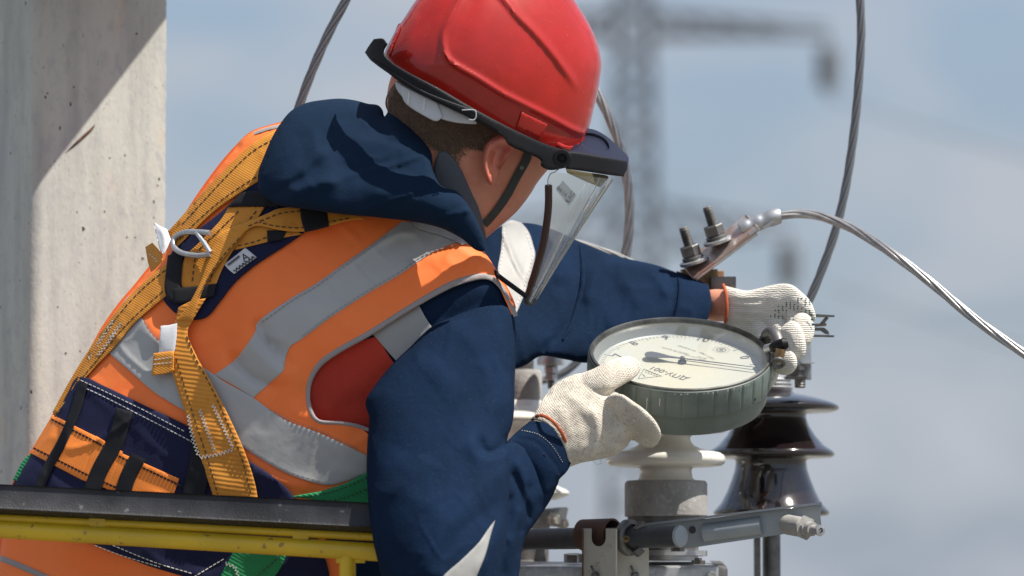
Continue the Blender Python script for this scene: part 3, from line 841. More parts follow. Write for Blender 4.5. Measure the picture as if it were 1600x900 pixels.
# ---------------- pylons far away ----------------
def pylon():
    D0 = 105.0; m = mpp(D0); base = P(991, 450, D0)
    py = thing('lattice_pylon', 'blurred grey lattice power pylon far behind the helmet and visor', 'pylon', (base.x, base.y, 0))
    mb = MB(); b = MB()
    zt = P(991, -330, D0).z
    def hw(z): return 0.5 * (0.95 + (P(991, 40, D0).z - z) * 0.045)
    def bar(a, c, r=0.05, q=b): q.tube([a, c], r, 4)
    def at(z, i, j): h = max(0.25, hw(z)); return Vector((base.x + i * h, base.y + j * h, z))
    zs = [0.0]
    while zs[-1] < zt: zs.append(zs[-1] + 2.1 * hw(zs[-1]) * 1.05)
    for i in (-1, 1):
        for j in (-1, 1):
            mb = MB(); mb.tube([at(a, i, j) for a in zs], 0.09, 6); mb.build('leg', 'pylon', py)
    for a, c in zip(zs, zs[1:]):
        for j in (-1, 1):
            bar(at(a, -1, j), at(c, 1, j), 0.05); bar(at(a, 1, j), at(c, -1, j), 0.05); bar(at(c, -1, j), at(c, 1, j), 0.06)
            bar(at(a, j, -1), at(c, j, 1), 0.05); bar(at(a, j, 1), at(c, j, -1), 0.05)
    o = b.build('bracing', 'pylon', py); o['kind'] = 'stuff'
    for (yy, xt, up) in ((50, 1296, 36), (395, 1232, 80), (-270, 1230, 60)):
        for sgn in (1, -1):
            a = MB(); z0 = P(991, yy, D0).z; z1 = P(991, yy - up, D0).z
            tip = Vector((base.x + sgn * (xt - 991) * m, base.y, z0 if yy != 395 else P(991, 362, D0).z))
            for j in (-1, 1):
                lo = at(z0, sgn, j); hi = at(z1, sgn, j)
                bar(lo, tip, 0.10 if yy < 200 else 0.055, a); bar(hi, tip + Vector((0, 0, 0.25)), 0.07 if yy < 200 else 0.05, a)
                for t in (0.2, 0.4, 0.6, 0.8): bar(lo.lerp(tip, t), hi.lerp(tip, t), 0.05, a); bar(lo.lerp(tip, t), hi.lerp(tip, t - 0.2), 0.05, a)
            o = a.build('crossarm', 'pylon', py)
            s_ = MB(); L0 = 90 * m
            s_.tube([tip, tip - Vector((0, 0, L0 * 1.1))], 0.05, 6)
            for q in range(9):
                s_.lathe(tip - Vector((0, 0, L0 * (0.3 + 0.08 * q))), (0, 0, 1), [(0.04, 0), (0.33, 0.03), (0.28, 0.12), (0.05, 0.16)], 12)
            s_.build('insulator_string', 'glass_ins', py)
    return py
pylon()
for lab_, y0, y1 in (('faint power line sagging away to the right of the far pylon, upper one', 150, 330), ('faint power line sagging away to the right of the far pylon, lower one', 445, 640)):
    mb = MB(); mb.tube([P(1292 + 700 * t, y0 + (y1 - y0) * t + 60 * t * (1 - t), 105 - 30 * t) for t in np.linspace(0, 1, 14)], 0.022, 5)
    tag(mb.build('power_line', 'pylon'), lab_, 'power line')

# ---------------- stranded cables ----------------
def cable(name, label, pts, d, wpx, m, twist=0.42, strands=6, parent=None):
    "pts px path with depth as third value or constant d; strands laid in a helix"
    p = np.array([q if len(q) > 2 else (q[0], q[1], d) for q in pts], float)
    q = resample(cr(p, 10), 6.0); w = [Vector(v) for v in PA(q[:, 0], q[:, 1], q[:, 2])]
    r = wpx * mpp(d) / 2; rs = r * 0.37
    mb = MB(); n = len(w)
    t = [(w[min(i + 1, n - 1)] - w[max(i - 1, 0)]).normalized() for i in range(n)]
    a = t[0].orthogonal().normalized(); fr = []
    for i in range(n):
        a = (a - t[i] * a.dot(t[i])).normalized(); fr.append((a.copy(), t[i].cross(a)))
    mb.tube(w, r * 0.45, 8)
    for k in range(strands):
        ph = 2 * math.pi * k / strands; c = []
        for i in range(n):
            th = ph + i * twist * 0.36
            c.append(w[i] + (fr[i][0] * math.cos(th) + fr[i][1] * math.sin(th)) * (r - rs))
        mb.tube(c, rs, 7)
    o = mb.build(name, m, parent, sharp=None)
    if not parent:
        tag(o, label, 'cable')
    return o
cable('stranded_cable', 'dark twisted cable running up behind the hood at the upper left', [(900, -800), (700, -300), (575, -60), (545, -8), (512, 55), (486, 115), (468, 165), (455, 215), (450, 300), (470, 420)], 0.30, 15, 'alu_dark')
cable('stranded_cable', 'pale twisted cable dropping behind the front of the helmet to the outstretched sleeve', [(700, -700), (760, -300), (830, -20), (880, 70), (915, 115), (943, 165), (964, 215), (977, 262), (983, 310), (983, 355), (978, 395), (970, 430), (960, 480)], 0.42, 16, 'alu')
cable('stranded_cable', 'long dark twisted cable hanging from the top edge down behind the far glove', [(1290, -900), (1330, -300), (1344, 0), (1345, 70), (1340, 150), (1332, 225), (1320, 300), (1304, 365), (1283, 425), (1264, 470), (1240, 520), (1222, 560)], 0.34, 14, 'alu_dark')
cable('stranded_cable', 'shiny twisted cable arching from the crimped lug to the right edge', [(1206, 341, .27), (1222, 337, .27), (1250, 334, .27), (1285, 339, .26), (1335, 359, .23), (1395, 397, .16), (1455, 442, .14), (1515, 492, .12), (1570, 532, .10), (1640, 578, .08), (1720, 630, .06), (1900, 740, 0.0), (2300, 940, -.1), (3000, 1150, -.2)], 0.16, 15, 'alu', twist=0.28)
cable('stranded_cable', 'short white twisted cable seen just above the outstretched sleeve', [(800, 366), (835, 372), (870, 372), (905, 380), (940, 391), (975, 404), (1010, 425), (1040, 470)], 0.36, 10, 'reflective_light')
cable('stranded_cable', 'grey cable loop seen below the outstretched sleeve beside the gauge', [(800, 600), (840, 596), (870, 588), (895, 572), (915, 545), (925, 510)], 0.62, 13, 'alu_dark')

# ================= SWITCHGEAR =================
class Post:
    "vertical lathe helper: heights given in picture rows"
    def __init__(s, x, d): s.x = x; s.d = d; s.m = mpp(d); s.o = P(x, 600, d)
    def z(s, y): return P(s.x, y, s.d).z
    def lathe(s, mb, prof, seg=64): mb.lathe((s.o.x, s.o.y, 0), (0, 0, 1), [(r * s.m, max(0.0, s.z(y))) for r, y in prof][::-1], seg); return mb
def shed_prof(rn, rs, ytop, ybot, yrim, lip=5):
    "neck radius, rim radius; from ybot up to ytop"
    return [(rn, ytop), (rn * 1.04, ytop + (yrim - ytop) * 0.25), (rn + (rs - rn) * 0.30, ytop + (yrim - ytop) * 0.60), (rn + (rs - rn) * 0.62, ytop + (yrim - ytop) * 0.86), (rs - 6, yrim - 1), (rs - 1.5, yrim + lip * 0.5), (rs, yrim + lip), (rs - 1.5, yrim + lip * 1.6), (rs - 6, yrim + lip * 2), (rn + (rs - rn) * 0.5, ybot - 1), (rn + 5, ybot), (rn, ybot + 3)]

# --- white post insulator in front (under the gauge) ---
p1 = Post(1040, 0.29)
t1 = thing('post_insulator', 'cream porcelain post insulator standing under the gauge on a cast grey collar', 'insulator', tuple(P(1040, 870, 0.26)))
mb = MB()
prof = [(34, 600), (40, 625)] + [(40, 640), (42, 648), (60, 655), (84, 659), (95, 662), (99, 667), (97, 673), (90, 676), (60, 677), (42, 678)] + [(40, 682)] + [(38, 684), (39, 690), (45, 697), (60, 703), (76, 706), (85, 708), (91, 712), (93.5, 718), (92, 724), (87, 728), (75, 729.5), (50, 730), (42, 732)] + [(40, 736), (42, 748), (50, 753), (58, 755)]
p1.lathe(mb, prof); mb.build('porcelain_body', 'porcelain', t1, sharp=None)
mb = MB(); p1.lathe(mb, [(40, 752), (61, 752), (63, 754), (64.5, 757), (64.5, 806), (63, 808)]); mb.build('collar', 'cast', t1)
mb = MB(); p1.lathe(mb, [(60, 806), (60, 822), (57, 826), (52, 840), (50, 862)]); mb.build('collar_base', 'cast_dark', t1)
mb = MB(); p1.lathe(mb, [(64, 861), (64, 869), (50, 870), (50, 876)]); mb.build('flange', 'steel', t1)
for dx, yy in ((18, 852), (50, 872), (-40, 872)):
    mb = MB(); b = Post(1040 + dx, 0.20); b.lathe(mb, [(6, yy), (6, yy + 4), (11, yy + 4), (11, yy + 10)], 6); mb.build('flange_bolt', 'steel_dark', t1)
# neck continues up behind the gauge and the sleeve to the terminal
mb = MB(); p1.lathe(mb, [(30, 470), (42, 474), (46, 480), (46, 520), (40, 524), (38, 602)]); mb.build('upper_body', 'porcelain', t1)

# --- brown post insulator behind on the right ---
p2 = Post(1204, 0.44)
t2 = thing('post_insulator', 'dark brown glazed bell-shaped insulator behind the gauge on the right', 'insulator', tuple(P(1204, 810, 0.42)))
mb = MB()
prof = [(20, 606), (33, 610), (37, 615), (56, 618), (80, 624), (98, 630), (105, 634), (107, 637), (105, 641), (98, 643.5), (70, 645), (57, 646), (55, 649),
        (56, 655), (60, 666), (70, 682), (84, 697), (95, 704), (99, 708), (99, 712), (95, 715), (80, 716), (62, 716), (57, 718), (55, 722),
        (57, 735), (62, 750), (70, 770), (79, 787), (88, 797), (91, 801), (88, 806), (70, 808)]
p2.lathe(mb, prof, 80); mb.build('glazed_body', 'brown_porcelain', t2, sharp=None)
mb = MB(); p2.lathe(mb, [(20, 586), (29, 588), (30, 592), (33, 594), (30, 597), (34, 600), (31, 603), (35, 606), (33, 611)]); mb.build('metal_cap', 'steel', t2)
mb = MB(); p2.lathe(mb, [(14, 806), (14, 1600), (14, 9000)], 24)
mb.box(P(1183, 872, 0.40), RT * 0.004, FW * 0.012, Vector((0, 0, 0.08))); mb.build('support_tube', 'steel_dark', t2)
# threaded stud and nut beside the glove
t2b = thing('terminal_plate', 'upright grey clamp plate with nut above the brown insulator behind the far glove', 'clamp', tuple(P(1250, 590, 0.36)))
mb = MB(); mb.box(P(1252, 545, 0.36), RT * 0.0125, FW * 0.02, Vector((0, 0, 0.042)), 0.002); mb.build('plate', 'grey_paint', t2b)
mb = MB(); b = Post(1243, 0.33); b.lathe(mb, [(19, 573), (19, 579), (15, 580), (15, 588), (19, 589), (17, 592)], 6); mb.build('nut', 'steel_dark', t2b)
mb = MB(); b = Post(1250, 0.33); b.lathe(mb, [(8, 590), (9, 592), (8, 594), (9, 596), (8, 598), (9, 600), (8, 602), (9, 604), (7, 606)], 16); mb.build('stud', 'steel_dark', t2b)
mb = MB(); mb.box(P(1262, 567, 0.33), RT * 0.008, FW * 0.008, UP * 0.0008); mb.build('cotter_pin', 'steel', t2b)
# dark spring clip sticking out to the right of the far fist
t3 = thing('spring_clip', 'dark open spring clip sticking out behind the fist of the far glove', 'clip', tuple(P(1285, 508, 0.2)))
mb = MB()
mb.prism([P(*q, 0.16) for q in ((1262, 490), (1304, 492.5), (1304, 495.5), (1262, 496))], FW * 0.03); mb.build('jaw', 'steel_dark', t3); mb = MB()
mb.prism([P(*q, 0.16) for q in ((1262, 523), (1304, 524), (1303, 527), (1262, 526.5))], FW * 0.03); mb.build('jaw', 'steel_dark', t3)
mb = MB()
mb.prism([P(*q, 0.165) for q in ((1283, 505), (1292, 495), (1295, 497), (1287, 507))], FW * 0.022); mb.build('arm', 'steel_dark', t3); mb = MB()
mb.prism([P(*q, 0.165) for q in ((1266, 512), (1288, 512), (1295, 518), (1296, 523), (1291, 522), (1284, 517), (1266, 517))], FW * 0.022)
mb.build('arm', 'steel_dark', t3)
mb = MB(); mb.tube([P(1264, 509, 0.17), P(1291, 507, 0.17)], 0.002, 8); mb.build('pin', 'lug_pink', t3)

# --- left post insulator (behind the near sleeve) ---
p3 = Post(818, 0.50)
t4 = thing('post_insulator', 'cream porcelain post insulator half hidden between the near sleeve and glove', 'insulator', tuple(P(818, 880, 0.5)))
mb = MB(); p3.lathe(mb, [(29, 625), (29, 634), (34, 638), (52, 645), (66, 652), (70, 657), (66, 662), (40, 664), (33, 668)] + [(33, 700)] + shed_prof(33, 72, 735, 782, 766, 5) + [(32, 800)]); mb.build('porcelain_body', 'porcelain', t4, sharp=None)
mb = MB(); p3.lathe(mb, [(26, 578), (27, 581), (29, 584), (29, 626)]); mb.build('metal_cap', 'cast', t4)
mb = MB(); p3.lathe(mb, [(16, 560), (16, 578), (20, 580)]); mb.build('stud', 'steel_dark', t4)
mb = MB(); p3.lathe(mb, [(41, 800), (41, 853), (39, 855)]); mb.build('collar', 'cast', t4)
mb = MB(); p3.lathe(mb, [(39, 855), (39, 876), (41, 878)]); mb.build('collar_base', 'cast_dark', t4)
t4b = thing('hex_bolt', 'hanging steel bolt with hex nuts below the outstretched sleeve', 'bolt', tuple(P(861, 590, 0.46)))
b = Post(861, 0.46); mb = MB(); b.lathe(mb, [(18, 552), (22, 562), (21, 570), (8, 572)], 24); mb.build('head', 'steel', t4b)
mb = MB(); b.lathe(mb, [(9, 572), (11, 574), (11, 583), (8, 584), (10, 586), (10, 594), (7, 595)], 6); mb.build('nut', 'steel', t4b)
mb = MB(); b.lathe(mb, [(5, 594), (6, 597), (5, 599), (6, 601), (5, 603), (5.5, 607)], 14); mb.build('shank', 'steel_dark', t4b)
# bolt and plate beside the collar on the left
t5 = thing('clamp_plate', 'small steel clamp plate and bolt beside the left collar', 'clamp', tuple(P(870, 808, 0.44)))
mb = MB(); mb.prism([P(*q, 0.47) for q in ((845, 796), (884, 792), (888, 794), (885, 808), (888, 824), (846, 822))], FW * 0.006); mb.build('plate', 'grey_paint', t5)
mb = MB(); mb.lathe(P(863, 812, 0.455), CV(0.5, -0.85, 0), [(0.010, 0), (0.010, 0.006), (0.006, 0.007), (0.006, 0.016)], 6); mb.build('bolt', 'zinc_plate', t5); mb = MB(); mb.lathe(P(877, 818, 0.455), CV(0.4, -0.9, 0), [(0.008, 0), (0.008, 0.010), (0.004, 0.011), (0.004, 0.016)], 6); mb.build('bolt', 'zinc_plate', t5)

# --- galvanised base beam, bracket plate, shaft and lever ---
t6 = thing('base_beam', 'galvanised steel channel beam under the insulators at the bottom edge', 'beam', tuple(P(980, 900, 0.3)))
mb = MB()
zt = P(980, 878, 0.2)
mb.box(P(845, 912, 0.25), RT * 0.235, FW * 0.045, UP * 0.0265, 0.004); mb.build('channel', 'steel', t6)
mb = MB(); mb.box(P(1120, 912, 0.26), RT * 0.012, FW * 0.05, UP * 0.0275, 0.006); mb.build('end_plate', 'steel_dark', t6)
mb = MB(); mb.lathe(P(897, 873, 0.24), UP, [(0.014, -0.005), (0.014, 0.006), (0.008, 0.007)], 6); mb.build('bolt', 'steel_dark', t6)
mb = MB(); mb.lathe(P(1112, 899, 0.2), -FW, [(0.006, 0), (0.006, 0.012)], 6); mb.build('bolt', 'steel', t6)
mb = MB(); bp_ = P(960, 940, 0.25); mb.box((bp_.x, bp_.y, bp_.z / 2), RT * 0.06, Vector((0, 0.05, 0)), Vector((0, 0, bp_.z / 2)), 0.004); mb.build('support_column', 'steel', t6)
mb = MB(); mb.box(P(600, 905, 0.34), RT * 0.06, FW * 0.03, UP * 0.02, 0.004); mb.build('channel_end', 'steel', t6)
# shaft
t7 = thing('operating_shaft', 'dark grey painted operating shaft with lever arm below the white insulator', 'shaft', tuple(P(965, 838, 0.17)))
mb = MB()
mb.tube([P(780, 843, 0.235), P(925, 841, 0.135), P(1062, 838, 0.040)], 16.8 * mpp(0.12), 28); mb.build('shaft', 'dark_paint', t7)
ax = (P(1062, 838, 0.040) - P(925, 841, 0.135)).normalized()
mb = MB(); mb.lathe(P(1060, 838, 0.0415), ax, [(16.4 * mpp(0.1), 0), (17.5 * mpp(0.1), 0.002), (16 * mpp(0.1), 0.005), (9 * mpp(0.1), 0.006)], 32); mb.build('end_cap', 'grey_paint', t7)
mb = MB(); mb.lathe(P(978, 840, 0.099), ax, [(27 * mpp(0.1), 0), (28.5 * mpp(0.1), 0.002), (28.5 * mpp(0.1), 0.009), (25 * mpp(0.1), 0.012), (21 * mpp(0.1), 0.012), (20 * mpp(0.1), 0.004)], 40); mb.build('washer', 'steel_dark', t7)
mb = MB(); mb.prism([P(*q, 0.078) for q in ((988, 826), (1000, 814), (1010, 832), (996, 834))], ax * 0.006)
mb.prism([P(*q, 0.080) for q in ((986, 862), (996, 853), (1002, 862), (994, 870))], ax * 0.006); mb.build('tab', 'steel_dark', t7)
mb = MB(); mb.lathe(P(977, 843, 0.082), CV(0.1, -0.95, 0.2), [(6 * mpp(.1), 0), (6 * mpp(.1), 0.006), (3.2 * mpp(.1), 0.007), (3 * mpp(.1), 0.003)], 6); mb.build('grub_screw', 'bronze', t7)
mb = MB(); mb.box(P(962, 838, 0.104), RT * 0.008, FW * 0.006, UP * 0.0055, 0.001); mb.build('key', 'dark_paint', t7)
# lever arm: channel from shaft up to the right
def bar_geo(a, b, c, d_, t, m, name, parent):
    pass
mb = MB()
A0, A1 = 1004, 1284
def lv(x, f, d):  # point on lever: f 0 top edge, 1 bottom edge
    t = (x - A0) / (A1 - A0)
    yt = 822 + (788 - 822) * t; yb = 868 + (826 - 868) * t
    return P(x, yt + (yb - yt) * f, d)
def dl(x): return 0.13 - 0.07 * (x - A0) / (A1 - A0)
th = FW * 0.004
mb.prism([lv(1006, 0.02, dl(1006)), lv(1284, 0.02, dl(1284)), lv(1282, 0.5, dl(1282)), lv(1284, 0.99, dl(1284)), lv(1075, 0.99, dl(1075)), lv(1006, 0.55, dl(1006))], th)
mb.prism([lv(1006, 0.0, dl(1006) - 0.012), lv(1284, 0.0, dl(1284) - 0.012), lv(1284, 0.0, dl(1284) + 0.03), lv(1006, 0.0, dl(1006) + 0.03)], UP * 0.003)
mb.build('lever_arm', 'grey_paint', t7)
mb = MB(); mb.tube([lv(1100, 0.52, dl(1100) - 0.001), lv(1190, 0.52, dl(1190) - 0.001)], [0.012, 0.012], 12); mb.build('pressed_rib', 'grey_paint', t7)
mb = MB(); mb.lathe(lv(1082, 0.35, dl(1082) - 0.0005), -FW, [(0.0048, 0), (0.0048, 0.001)], 20); mb.build('hole', 'ink', t7)
bc = P(1238, 821, 0.05); ba = CV(0.55, -0.83, -0.06).normalized()
mb = MB(); mb.lathe(bc + ba * -0.012, ba, [(15 * mpp(0), 0), (16 * mpp(0), 0.003), (16 * mpp(0), 0.034), (15 * mpp(0), 0.037)], 32); mb.build('boss', 'cast', t7)
mb = MB(); mb.lathe(bc + ba * 0.024, ba, [(17 * mpp(0), 0), (20 * mpp(0), 0.002), (20 * mpp(0), 0.004), (13 * mpp(0), 0.005), (14.5 * mpp(0), 0.010), (10 * mpp(0), 0.011)], 6)
mb.lathe(bc + ba * 0.035, ba, [(11 * mpp(0), 0), (11 * mpp(0), 0.008), (7 * mpp(0), 0.008), (7 * mpp(0), 0.018)], 24); mb.build('pivot_bolt', 'cast', t7)
mb = MB(); mb.lathe(bc + ba * 0.052, ba, [(8.5 * mpp(0), 0), (9.5 * mpp(0), 0.002), (9.5 * mpp(0), 0.007), (5 * mpp(0), 0.0075), (4.5 * mpp(0), 0.004), (2 * mpp(0), 0.006)], 6); mb.build('hex_nut', 'steel', t7)
# bracket plate with U notch
t8 = thing('bearing_bracket', 'pale zinc plate with a U-shaped notch holding the dark shaft', 'bracket', tuple(P(962, 900, 0.14)))
u = [(915, 826), (925, 826)]
u += [(936 - 0 + 11 * (1 - math.cos(a)) - 11, 841 + 0) for a in ()]
notch = [(924.5, 826), (924.5, 838)] + [(935.5 - 11 * math.cos(a), 841 + 13 * math.sin(a)) for a in np.linspace(0.0, math.pi, 12)] + [(946.5, 838), (946.5, 826)]
def pd(x): return 0.104 - 0.0006 * (x - 912)
pl = [(912, 826)] + notch + [(962, 826), (962, 945), (912, 945)]
mb = MB(); mb.prism([P(x, y, pd(x)) for x, y in pl], FW * 0.004)
mb.prism([P(962, 826, pd(962)), P(962, 945, pd(962)), P(962, 945, 0.119), P(962, 826, 0.119)], RT * 0.002)
mb.prism([P(x, y, 0.115) for x, y in ((963, 826), (972, 826), (985, 840), (1010, 850), (1014, 858), (1014, 945), (963, 945))], FW * 0.004); mb.build('plate', 'zinc_plate', t8, smooth=False)
mb = MB()
mb.prism([P(909.5, 828, 0.103), P(911.8, 826, 0.103), P(911.8, 945, 0.103), P(909.5, 945, 0.103)], FW * 0.02); mb.build('plate_edge', 'rusty', t8, smooth=False)
sa = P(911, 836, 0.1445); sb = P(958, 834.5, 0.112)
mb = MB(); mb.lathe(sa, sb - sa, [(0.0150, 0.0), (0.0205, 0.0), (0.0205, (sb - sa).length), (0.0180, (sb - sa).length), (0.0180, 0.004), (0.0150, 0.004)], 40, cap=False); mb.build('sleeve_tube', 'rusty', t8)
for bx, bd in ((930, pd(930) - 0.001), (992, 0.114)):
    mb = MB(); mb.lathe(P(bx, 899, bd), -FW, [(0.0055, 0), (0.0055, 0.006), (0.003, 0.009)], 12)
    mb.tube([P(bx, 897, bd - 0.006), P(bx - 4, 889, bd - 0.008), P(bx - 6, 884, bd - 0.006)], 0.0018, 6); mb.build('split_pin', 'steel_dark', t8)

# --- terminal: bronze blocks, lug, bolts ---
t9 = thing('terminal_block', 'brown bronze terminal blocks above the far wrist', 'terminal block', tuple(P(1105, 440, 0.24)))
mb = MB(); mb.box(P(1092, 446, 0.32), RT * 0.024, FW * 0.028, UP * 0.022, 0.001); mb.build('block', 'bronze', t9)
mb = MB(); mb.box(P(1118, 440, 0.335), RT * 0.0105, FW * 0.02, UP * 0.0145, 0.001); mb.build('block', 'copper', t9)
mb = MB(); mb.box(P(1129, 446, 0.30), RT * 0.017, FW * 0.02, UP * 0.012, 0.001); mb.build('block', 'steel_dark', t9)
t10 = thing('cable_lug', 'crimped metal cable lug bolted flat with two threaded studs', 'cable lug', tuple(P(1140, 380, 0.2)))
# palm: a flat bar whose top faces up-left toward the camera
la = P(1075, 420, 0.27); lb = P(1165, 352, 0.27)
ldir = (lb - la).normalized(); lnorm = CV(-0.42, -0.50, 0.76); lnorm = (lnorm - ldir * lnorm.dot(ldir)).normalized(); lside = ldir.cross(lnorm).normalized()
ctr = (la + lb) * 0.5
mb = MB(); mb.box(ctr - lnorm * 0.003 + ldir * 0.004, ldir * ((lb - la).length * 0.5 + 0.006), lside * 0.021, lnorm * 0.0022, 0.0015); mb.build('palm', 'lug_pink', t10)
mb = MB(); mb.box(ctr - lnorm * 0.0082 + ldir * 0.002, ldir * ((lb - la).length * 0.5 + 0.002), lside * 0.020, lnorm * 0.0022, 0.001); mb.build('under_plate', 'steel', t10)
pts = [(1156, 359, .27), (1166, 355, .27), (1175, 352, .27), (1185, 348, .27), (1194, 345, .27), (1204, 341, .27), (1213, 338.5, .27), (1220, 337.5, .27)]
rad_ = [12, 14.5, 13.2, 15, 13.6, 15.8, 15.4, 13.4]
q = cr(np.c_[np.array(pts), rad_], 6)
mb = MB(); w = [Vector(v) for v in PA(q[:, 0], q[:, 1] + 0.0, q[:, 2])]
mb.tube(w, [a * mpp(.2) * 0.86 for a in q[:, 3]], 20); mb.build('crimped_barrel', 'steel', t10, sharp=None)
mb = MB()
for (x, y) in ((1177, 360), (1200, 350)): mb.prism([P(x - 8, y + 5, 0.251), P(x + 7, y - 6, 0.251), P(x + 9, y - 2, 0.251), P(x - 5, y + 8, 0.251)], FW * 0.01)
mb.build('crimp_seam', 'steel', t10)
for (bx, by) in ((1084, 408), (1121, 376)):
    c0 = P(bx, by, 0.265); sh = CV(-0.30, -0.12, 0.95).normalized(); m_ = mpp(.26)
    mb = MB(); mb.lathe(c0 - sh * 0.003, sh, [(22 * m_, 0), (23 * m_, 0.0015), (23 * m_, 0.004), (21 * m_, 0.005)], 40); mb.build('washer', 'steel', t10)
    mb = MB(); mb.lathe(c0 + sh * 0.0022, sh, [(16 * m_, 0), (17 * m_, 0.001), (17 * m_, 0.004), (15 * m_, 0.005)], 32); mb.build('spring_washer', 'steel_dark', t10)
    mb = MB(); mb.lathe(c0 + sh * 0.0074, sh, [(14 * m_, 0), (15.5 * m_, 0.001), (15.5 * m_, 0.013), (14 * m_, 0.0145), (9 * m_, 0.0148)], 6); mb.build('hex_nut', 'steel_dark', t10)
    mb = MB(); pr = [(7.6 * m_, 0.0)]
    for k in range(14): pr += [(8.2 * m_, 0.0012 + k * 0.0017), (7.0 * m_, 0.00205 + k * 0.0017)]
    pr += [(7.2 * m_, 0.026), (6.2 * m_, 0.0268)]
    mb.lathe(c0 + sh * 0.021, sh, pr, 24); mb.build('threaded_stud', 'steel_dark', t10)
mb = MB(); mb.lathe(P(1132, 392, 0.285), -lnorm, [(9 * mpp(.2), 0), (9 * mpp(.2), 0.007)], 6); mb.build('bolt_head', 'steel_dark', t10)

# ================= GAUGE =================
GN = CV(0.02, -0.385, 0.92).normalized()          # face normal, mostly up
GX = CV(1, 0.0, -0.035); GX = (GX - GN * GX.dot(GN)).normalized()
GY = GN.cross(GX).normalized()                    # away from the camera on the dial
GC = P(1063, 553.5, 0.06)                         # centre of the rim
m6 = mpp(0.06)
GR = 144.5 * m6
gg = thing('dial_gauge', 'round grey-green dial gauge held level between both gloves', 'gauge', tuple(GC - GN * 0.06))
def G(x, y, z=0.0): return GC + GX * x + GY * y + GN * z
mb = MB()
mb.lathe(GC, GN, [(GR * 0.55, -0.068), (GR * 0.82, -0.068), (GR * 0.925, -0.064), (GR * 0.955, -0.056), (GR * 0.965, -0.030)], 96); mb.build('case', 'gauge', gg)
# grooved screw ring
seg = 288; mb = MB(); prof = [(0.965, -0.036), (1.0, -0.035), (1.005, -0.033), (1.005, -0.006), (0.992, -0.001), (0.975, 0.0005), (0.955, 0.0)]
vs = []
for (r, h) in prof:
    for k in range(seg):
        th = 2 * math.pi * k / seg
        g_ = 0.0
        if 1.0 <= r and -0.034 < h < -0.005: g_ = (-0.015 if math.sin(th + 0.35) < 0 else -0.01) if (k % 8) == 0 else 0.0
        vs.append(G(math.cos(th) * GR * (r + g_), math.sin(th) * GR * (r + g_), h))
fs = [(i * seg + k, i * seg + (k + 1) % seg, (i + 1) * seg + (k + 1) % seg, (i + 1) * seg + k) for i in range(len(prof) - 1) for k in range(seg)]
mb.add(vs, fs); mb.build('screw_ring', 'gauge', gg, sharp=30)
mb = MB(); mb.lathe(GC, GN, [(GR * 0.985, -0.0008), (GR * 0.978, 0.0022), (GR * 0.958, 0.003), (GR * 0.945, 0.0015), (GR * 0.935, -0.004)], 128, cap=False); mb.build('bezel', 'bezel', gg)
mb = MB(); mb.lathe(GC, GN, [(GR * 0.937, -0.0035), (GR * 0.925, -0.012), (GR * 0.90, -0.0185), (GR * 0.885, -0.0195)], 128, cap=False); mb.build('inner_wall', 'bezel_in', gg)
ZD = -0.0195
mb = MB(); mb.lathe(GC, GN, [(GR * 0.90, ZD - 0.002), (GR * 0.90, ZD)], 128); mb.build('dial_face', 'dial', gg)
mb = MB(); mb.lathe(GC, GN, [(GR * 0.94, -0.0035), (GR * 0.94, -0.0025)], 96); glass = mb.build('cover_glass', 'dial_glass', gg)
# bright paint chips where the ring is worn, right front
random.seed(11)
mb = MB()
for k in range(20):
    th = R(random.uniform(-95, -12)); w_ = random.uniform(0.006, 0.022); r = GR * 1.0065; h0 = -0.0012 - random.uniform(0, 0.001)
    pr = [(th, h0), (th + w_, h0), (th + w_ * 0.8, h0 - random.uniform(.0006, .002)), (th + w_ * .3, h0 - random.uniform(.0006, .0025))]
    mb.prism([G(math.cos(a) * r, math.sin(a) * r, h) for a, h in pr], G(math.cos(th), math.sin(th), 0) * 0 + (GX * math.cos(th) + GY * math.sin(th)) * 0.0004)
for th, a, b in ((R(-112), -.012, -.032), (R(-104), -.010, -.022)):
    mb.prism([G(math.cos(t) * GR * 1.006, math.sin(t) * GR * 1.006, h) for t, h in ((th, a), (th + .009, a - .001), (th + .007, b), (th + .001, b + .002))], (GX * math.cos(th) + GY * math.sin(th)) * 0.0004)
o = mb.build('paint_chip', 'gauge_chip', gg, smooth=False); o['kind'] = 'stuff'
for th, h in ((R(-38), -0.028), (R(-8), -0.024)):
    mb = MB(); d_ = GX * math.cos(th) + GY * math.sin(th); mb.lathe(G(math.cos(th) * GR * 0.99, math.sin(th) * GR * 0.99, h), d_, [(0.0022, 0), (0.0022, GR * 0.017)], 16); mb.build('screw_hole', 'ink', gg)

# dial print. The dial's own "up" points to the camera and left: picture text is upside down.
ROT = R(180 - 14)
dxv = GX * math.cos(ROT) + GY * math.sin(ROT); dyv = GN.cross(dxv)
def DL(x, y, z=0.0004): return GC + dxv * x + dyv * y + GN * (ZD + z)
def dtext(mb, s, x, y, size, ang=0.0):
    v, f = text_geo(s, size); c, sn = math.cos(ang), math.sin(ang)
    mb.add([DL(x + a[0] * c - a[1] * sn, y + a[0] * sn + a[1] * c, 0.0005) for a in v], f)
def gpix(px, py):
    "picture point -> dial coordinates"
    dr = FW + RT * ((px - 800) * K) + UP * ((450 - py) * K); o_ = GC + GN * ZD
    t = (o_ - CAM).dot(GN) / dr.dot(GN); w = CAM + dr * t - o_
    return w.dot(dxv), w.dot(dyv)
mb = MB(); Rt = GR * 0.80
def angof(px, py):
    x, y = gpix(px, py); return math.atan2(y, x)
a7, a8, a9, a10, a0 = angof(958, 551), angof(985, 535), angof(1038, 523), angof(1098, 522), angof(1170, 555)
step = (a10 - a7) / 3.0
while abs(step) > math.pi: step -= math.copysign(2 * math.pi, step) / 3
av = [angof(1038, 523) + k * -0.48 for k in range(-6, 7)]
